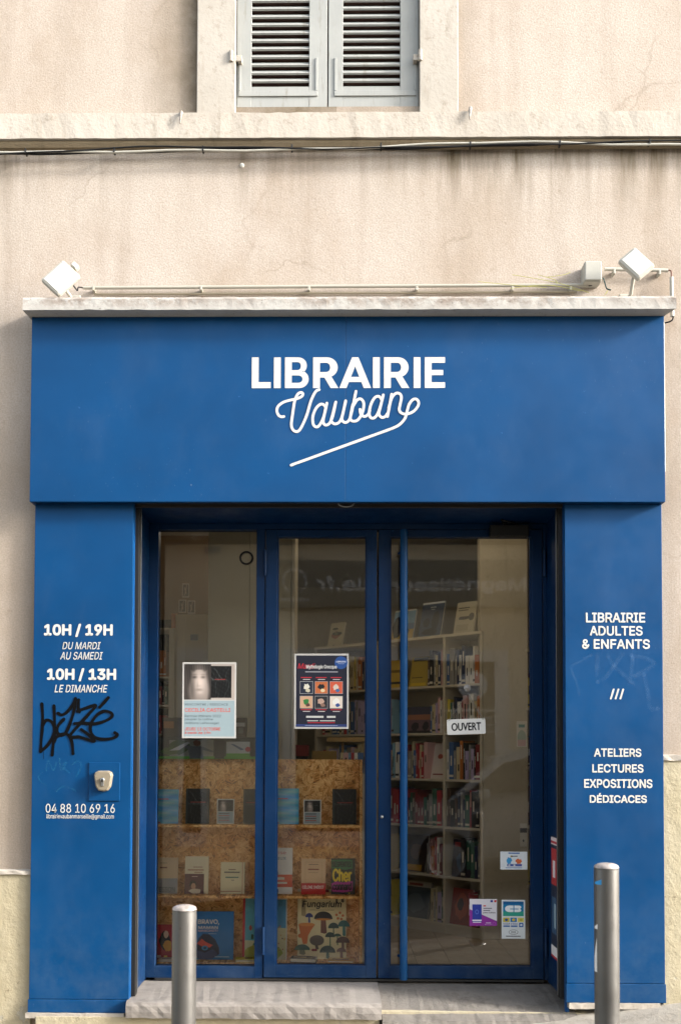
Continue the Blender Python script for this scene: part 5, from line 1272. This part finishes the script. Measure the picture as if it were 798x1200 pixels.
notice(345, 408.5, 766, 854, YG, 'dark Mythologie Grecque poster with six small pictures on the middle door', 'poster', p_myth, 'poster', '#bdbbb5', .0005)
def p_pass(p):
    p.p([(0,0),(1,0),(1,.18),(0,.62)], '#8a2a94'); p.r(.10,.14,.34,.66,'#24389a'); p.r(.10,.18,.34,.05,'#e0dce8'); p.r(.12,.12,.30,.03,'#e0dce8')
    p.e(.27,.52,.07,.09,'#5a72c8',10); p.e(.27,.52,.045,.06,'#24389a',10)
    p.r(.76,.88,.09,.08,'#2a3c8c'); p.r(.90,.88,.08,.08,'#c8322c'); p.r(.50,.72,.10,.05,'#c8524a'); p.r(.50,.64,.32,.03,'#5a5660'); p.r(.50,.56,.25,.03,'#5a5660')
    p.t('pass Culture', .50,.46,.44,.06,'#2c2430',.03); p.r(.60,.10,.18,.025,'#d8c8e0'); p.t('pass Culture', .56,.04,.26,.04,'#d8c8e0'); p.e(.90,.09,.06,.06,'#a85ab0',12); p.e(.90,.09,.045,.045,'#8a2a94',12)
notice(550, 582, 1053.5, 1085, .0008, 'white and purple pass Culture sticker low on the glass door', 'sticker', p_pass, 'sticker', '#d6d4da', .0004)
def p_cb(p):
    p.r(.06,.58,.88,.38,'#0f7fb0'); p.r(.06,.58,.88,.12,'#2a9a86'); p.r(.06,.88,.88,.08,'#0a5c94')
    p.e(.32,.77,.18,.085,'#e8eef0',16); p.r(.32,.685,.18,.17,'#e8eef0'); p.e(.72,.81,.12,.045,'#e8eef0',14); p.e(.72,.73,.12,.045,'#e8eef0',14); p.r(.54,.685,.20,.17,'#e8eef0'); p.r(.51,.68,.02,.18,'#0f7fb0'); p.r(.36,.755,.36,.02,'#0f7fb0')
    for k in range(3): p.r(.06+.31*k,.43,.27,.11,['#c8b83a','#2a7ab0','#d8d070'][k]); p.e(.20+.31*k,.485,.07,.035,['#20508c','#d8b83a','#b8b040'][k],10)
    for k in range(2): p.t('VISA', .07+.32*k,.36,.28,.045,'#1f4a9a',.02,.2); p.r(.07+.32*k,.305,.28,.035,'#2a62a8')
    p.r(.74,.30,.18,.11,'#2a62a8'); p.e(.83,.355,.05,.03,'#d8e0e8',10)
    p.e(.50,.17,.20,.065,'#3a3a3c',20); p.e(.50,.17,.185,.056,'#d9dfe0',20)
    for k in range(4): p.p([(.40+.05*k,.14),(.42+.05*k,.14),(.44+.05*k,.17),(.42+.05*k,.20),(.40+.05*k,.20),(.42+.05*k,.17)], '#3a3a3c')
    p.r(.18,.055,.62,.02,'#4a4a4c')
notice(587.5, 615, 1054.5, 1100, .0008, 'tall CB bank card and contactless sticker low on the glass door', 'sticker', p_cb, 'sticker', '#d9dfe0', .0004)
def p_col(p):
    p.r(.3,.88,.42,.07,'#3a6aa8'); p.e(.42,.74,.05,.05,'#8a7a2c',8); p.t('chez?', .42,.70,.22,.1,'#2c3a50',.02) if False else p.r(.42,.72,.22,.05,'#3a4658')
    p.blob(.32,.5,.14,.24,'#3a92c8',3,14,.5); p.blob(.68,.45,.14,.2,'#d4683a',4,14,.5); p.r(.25,.18,.55,.13,'#4a5a9c'); p.e(.33,.245,.04,.04,'#d9dfe0',8); p.e(.52,.245,.04,.04,'#d9dfe0',8); p.r(.2,.08,.6,.04,'#6a8ab8')
notice(586, 617.5, 998, 1019, .0008, 'small white sticker with a blue and an orange figure on the glass door', 'sticker', p_col, 'sticker', '#d6dde0', .0004)
# OUVERT sign on a chain
YS_ = -.010
xs0, xs1 = AX(523.5, YS_, 852), AX(568.5, YS_, 852); zs0, zs1 = AZ(860.5, YS_, 546), AZ(842.5, YS_, 546)
ov = thing('open_sign', 'white OUVERT sign hanging from a chain on the glass door', 'sign', ((xs0+xs1)/2, YS_, zs0)); tilt = Matrix.Rotation(R(-2.2), 3, 'Y'); pv = ((xs0+xs1)/2, YS_, (zs0+zs1)/2)
b = MB(); t_ = bmesh.new(); cw, chh, rr = (xs1-xs0)/2, (zs1-zs0)/2, .008
pts = []
for (sx, sz, a0) in ((1, 1, 0), (-1, 1, 90), (-1, -1, 180), (1, -1, 270)):
    for k in range(5): a = R(a0+90*k/4); pts.append((pv[0]+sx*(cw-rr)+rr*math.cos(a), pv[2]+sz*(chh-rr)+rr*math.sin(a)))
fv = [t_.verts.new((x, YS_-.003, z)) for x, z in pts]; bv = [t_.verts.new((x, YS_, z)) for x, z in pts]; n = len(pts)
t_.faces.new(fv); t_.faces.new(bv[::-1])
for k in range(n): t_.faces.new((fv[k], bv[k], bv[(k+1) % n], fv[(k+1) % n]))
b.merge(t_, flat('#e0dfd9', .5), tilt, pv); b.build('plate', ov)
vs, fs = text_geo('OUVERT', .0, 0, 'bfont'); b = MB(); ww = (xs1-xs0)*.76; hh = (zs1-zs0)*.50
[b.faces([tilt @ (Vector((pv[0]-ww/2+u*ww+dx, YS_-.0034-.00005*i_, pv[2]-hh/2+v*hh+dz)) - Vector(pv)) + Vector(pv) for u, v in vs], fs, flat('#101114', .6)) for i_, (dx, dz) in enumerate(((-.0016, 0), (.0016, 0), (0, .0014), (0, -.0014)))]; b.build('lettering', ov, recalc=False)
top = at(547.5, 812, YS_)
ch = MB(); mc = flat('#8f8b84', .4, .5, .6)
for sx in (-1, 1):
    a = tilt @ (Vector((pv[0]+sx*(cw-.012), YS_-.0045, pv[2]+chh-.006)) - Vector(pv)) + Vector(pv); c = Vector((top.x, YS_-.006, top.z))
    nL = 13
    for k in range(nL):
        m_ = a.lerp(c, (k+.5)/nL); d_ = (c-a).normalized(); side = Vector((d_.z, 0, -d_.x)) if k % 2 == 0 else Vector((0, 1, 0))
        L_ = (c-a).length/nL*.62; ch.tube([m_ + d_*L_*math.cos(q_) + side*.0032*math.sin(q_) for q_ in [2*math.pi*j/8 for j in range(9)]], .0010, mc, 5, False)
ch.build('chain', ov)
b = MB(); b.lathe([(0.0005, .012), (.006, .012), (.006, .007), (.016, .003), (.019, 0)], mk_glass('clear_rubber', (.8, .8, .8)) if False else flat('#9a9690', .3), 20); o = b.build('suction_hook'); o.parent = ov; o.location = Vector((top.x, -.0, at(547, 806, YS_).z)) - Vector(ov['_origin']); o.rotation_euler = (R(90), 0, 0)
# ring on the left pane
p = at(289, 654, YG); b = MB(); b.tube([(p.x+.034*math.cos(a), -.006, p.z+.034*math.sin(a)) for a in [2*math.pi*k/28 for k in range(29)]], .0055, M_RUBBER, 10, False)
tag(b.build('black_ring'), 'black rubber ring stuck near the top of the left window', 'ring')
# sticker on the right reveal
Xs = xir - .003 - .0012; b = MB(); t = thing('reveal_sticker', 'tall red and black sticker on the inner side of the right reveal', 'sticker', (Xs, -.18, 1.0))
ya, yb_ = -.26, -.12; za, zb_ = AZ(1122, -.2), AZ(979, -.2)
def rp(y0, y1, v0, v1, c, k): b.faces([(Xs-.0002*k, ya+(yb_-ya)*y0, za+(zb_-za)*v0), (Xs-.0002*k, ya+(yb_-ya)*y1, za+(zb_-za)*v0), (Xs-.0002*k, ya+(yb_-ya)*y1, za+(zb_-za)*v1), (Xs-.0002*k, ya+(yb_-ya)*y0, za+(zb_-za)*v1)], [(0,1,2,3)], flat(c))
rp(0, 1, 0, 1, '#20283a', 1); rp(0, 1, .93, .99, '#d8c8c4', 2); rp(0, 1, .94, .96, '#b03038', 3); rp(.05, .95, .60, .90, '#a83030', 2); rp(.3, .7, .66, .80, '#d8d0cc', 3); rp(.1, .9, .2, .5, '#35506a', 2); rp(.2, .5, .25, .45, '#8aa0a8', 3); rp(0, 1, .02, .10, '#d8d4d0', 2); rp(0, 1, .0, .02, '#b03038', 3)
b.build('print', t, recalc=False)

# ================================================================== ACROSS THE STREET (behind the camera, mirrored in the glass)
YOP = -8.0
def ox(px): return (px-392)/(FOC/(5.5-YOP))
def oz(py): return CAM.z + (885-py)/(FOC/(5.5-YOP))
op = thing('opposite_building', 'pale beige building across the street, mirrored in the shop glass', 'building', (0, YOP, 0))
M_OPW = mk_plaster('opposite_wall', '#e6d8ba', '#eee1c4', '#c8b896', bump=.2)
M_OPB = flat('#9a9482', .7)
b = MB()
wins = [(-5.2, -3.6), (ox(208), ox(243)), (ox(330), ox(595)), (4.2, 5.6)]
zw0, zw1 = .35, oz(760)
xs = -9.0
for a, c in wins:
    b.box(xs, a, YOP-.3, YOP, -2, zw1, M_OPW); b.box(a, c, YOP-.3, YOP, -2, .2, M_OPW); xs = c
b.box(xs, 9, YOP-.3, YOP, -2, zw1, M_OPW); b.box(-9, 9, YOP-.3, YOP, zw1, 4.75, M_OPW); b.build('wall', op)
for a, c in wins:
    f = MB(); fw = .19 if c > 2 and c < 3 else .08
    f.box(a, a+fw, YOP-.2, YOP+.03, .2, zw1, M_WHITE, .004); f.box(c-fw, c, YOP-.2, YOP+.03, .2, zw1, M_WHITE, .004); f.box(a+fw, c-fw, YOP-.2, YOP+.03, zw1-.16, zw1, M_WHITE, .004); f.box(a+fw, c-fw, YOP-.2, YOP+.03, .2, .4, M_WHITE, .004)
    wf = f.build('window', op)
    g = MB(); g.box(a+fw, c-fw, YOP-.02, YOP-.01, .4, zw1-.16, flat('#4d493c', .25)); g.build('pane', wf)
b = MB(); b.box(ox(318), ox(740), YOP, YOP+.12, oz(712), oz(657), M_OPB, .005); sb = b.build('sign_board', op)
b = MB(); b.box(-9, 9, YOP+.0, YOP+.18, oz(632), oz(626), M_LEDGE, .01); b.build('string_course', op)
b = MB(); b.box(-9, 9, YOP+.0, YOP+.3, 4.75, 4.87, M_LEDGE, .01); b.build('roof_cornice', op)
def mirror_text(txt, pxa, pxb, pya, pyb, Y, m, nm):
    """reads left to right for someone facing the far facade"""
    vs, fs = text_geo(txt, .0, 0.); xa, xb = ox(pxa), ox(pxb); b = MB()
    for i_, (dx, dz) in enumerate(((-.012, 0), (.012, 0), (0, .012), (0, -.012))): b.faces([(xa+(xb-xa)*u+dx, Y+.0005*i_, oz(pyb)+(oz(pya)-oz(pyb))*v+dz) for u, v in vs], fs, m)
    b.build(nm, op, recalc=False)
mirror_text('Magnétiseur', 615, 458, 678, 697, YOP+.122, M_WHITE, 'sign_lettering')
mirror_text('ille.fr', 436, 371, 677, 692, YOP+.122, M_WHITE, 'sign_lettering')
b = MB(); cx, cz = ox(345), oz(682)
for k in range(9):
    a0, a1 = R(-60+k*34), R(-60+k*34+28); b.faces([(cx+rad*math.cos(a), YOP+.122, cz+rad*math.sin(a)) for rad, a in ((.14, a0), (.17, a0), (.17, a1), (.14, a1))], [(0,1,2,3)], M_WHITE)
for k in range(8): b.box(cx-.19+k*.05, cx-.155+k*.05, YOP+.121, YOP+.123, cz-.26, cz-.22, M_WHITE)
b.build('round_logo', op)
b = MB(); cx, cz = ox(553), oz(803); b.faces([(cx+.2*math.cos(2*math.pi*k/28), YOP-.006, cz+.2*math.sin(2*math.pi*k/28)) for k in range(28)], [tuple(range(28))], flat('#d8dcdf', .5))
for k, (w0, w1) in enumerate(((515, 590), (540, 576), (515, 590), (520, 592))):
    b.box(ox(w0), ox(w1), YOP-.009, YOP-.006, oz(831+k*8.5+2), oz(831+k*8.5), flat('#e6e6e2', .5))
b.build('window_decal', op)
b = MB(); b.box(ox(238), ox(256), YOP+.0, YOP+.02, oz(647), oz(640), flat('#7f8c94', .5)); b.build('street_plaque', op)
b = MB(); lx_, lz_ = ox(204), oz(640); b.tube([(lx_-.1, YOP, lz_+.12), (lx_-.1, YOP+.3, lz_+.12)], .02, M_BLACK, 8); b.box(lx_-.22, lx_+.04, YOP+.2, YOP+.4, lz_-.02, lz_+.1, flat('#5a5a58', .5), .02); b.build('wall_lamp', op)

# parked car on the far side
def car():
    Y0, Y1 = -7.35, -5.75; x0, x1 = .5, 4.7; gx = (x0+x1)/2
    r = thing('parked_car', 'light grey hatchback parked across the street, mirrored in the door glass', 'car', (gx, (Y0+Y1)/2, ground(gx, -2)-.16), 0., 0., None, world=False)
    r.rotation_euler = (0, -math.atan(.12), 0)
    body = [(-2.1,.30),(-2.12,.62),(-1.95,.86),(-1.25,.95),(-.62,1.40),(-.1,1.47),(.9,1.45),(1.62,1.10),(1.98,.98),(2.08,.62),(2.06,.30)]
    mcar = flat('#b9bcbd', .22, .6, .3); W = .80
    b = MB(); n = len(body); secs = [(-W, .90), (-W*1.0, 1), (W, 1), (W, .90)]
    vs = []
    for yy, f in ((-W, 1), (-W*.72, 1), (W*.72, 1), (W, 1)):
        for (x, z) in body:
            inset = 1.0
            y_ = yy
            if z > .96: y_ = yy * (1 - .28*(z-.96)/.5)
            zz = z - (.035 if abs(yy) == W and z > 1.2 else 0)
            vs.append((x, y_, zz))
    fs = []
    for s_ in range(3):
        for j in range(n): fs.append((s_*n+j, s_*n+(j+1) % n, (s_+1)*n+(j+1) % n, (s_+1)*n+j))
    fs += [tuple(range(n)), tuple(range(3*n, 4*n))[::-1]]
    b.faces(vs, fs, mcar); b.build('body', r)
    for sg in (-1, 1):
        def side(x, z): return (x, sg*(W*(1-.28*max(z-.96, 0)/.5)+.004), z)
        b = MB(); b.faces([side(-1.05,.99), side(-.50,1.34), side(.1,1.38), side(.1,.99)], [(0,1,2,3)], flat('#101214', .1)); b.build('side_window', r)
        b = MB(); b.faces([side(.16,.99), side(.16,1.38), side(.85,1.36), side(1.35,1.12), side(1.2,.99)], [(0,1,2,3,4)], flat('#101214', .1)); b.build('side_window', r)
        for wx in (-1.3, 1.28):
            b = MB(); b.lathe([(.0005, .0), (.14, .0), (.2, .012), (.21, .03)], M_STEEL, 24); b.lathe([(.21, .03), (.30, .03), (.32, .0), (.32, -.16), (.2, -.17)], M_RUBBER, 24)
            o = b.build('wheel', r); o.location = (wx, sg*(W-.02), .32); o.rotation_euler = (R(-90 if sg > 0 else 90), 0, 0)
        b = MB(); b.box(-.95, -.75, sg*W, sg*(W+.16), .95, 1.07, mcar, .02); b.build('mirror', r)
        b = MB(); b.box(-2.11, -1.95, sg*.45, sg*.74, .66, .80, flat('#dfe2e2', .15), .02); b.build('headlight', r)
    b = MB(); b.faces([(-1.24,-.66,.97),(-1.24,.66,.97),(-.66,.52,1.39),(-.66,-.52,1.39)], [(0,1,2,3)], flat('#101214', .1)); b.faces([(-1.18,-.6,1.01),(-1.18,.6,1.01)], [], M_BLACK); b.build('windscreen', r)
    return r
car()

# tidy: helper properties are not part of the description
for o in bpy.data.objects:
    for k in ('_origin', '_world'):
        if k in o: del o[k]
    if o.get('kind') == 'thing': del o['kind']
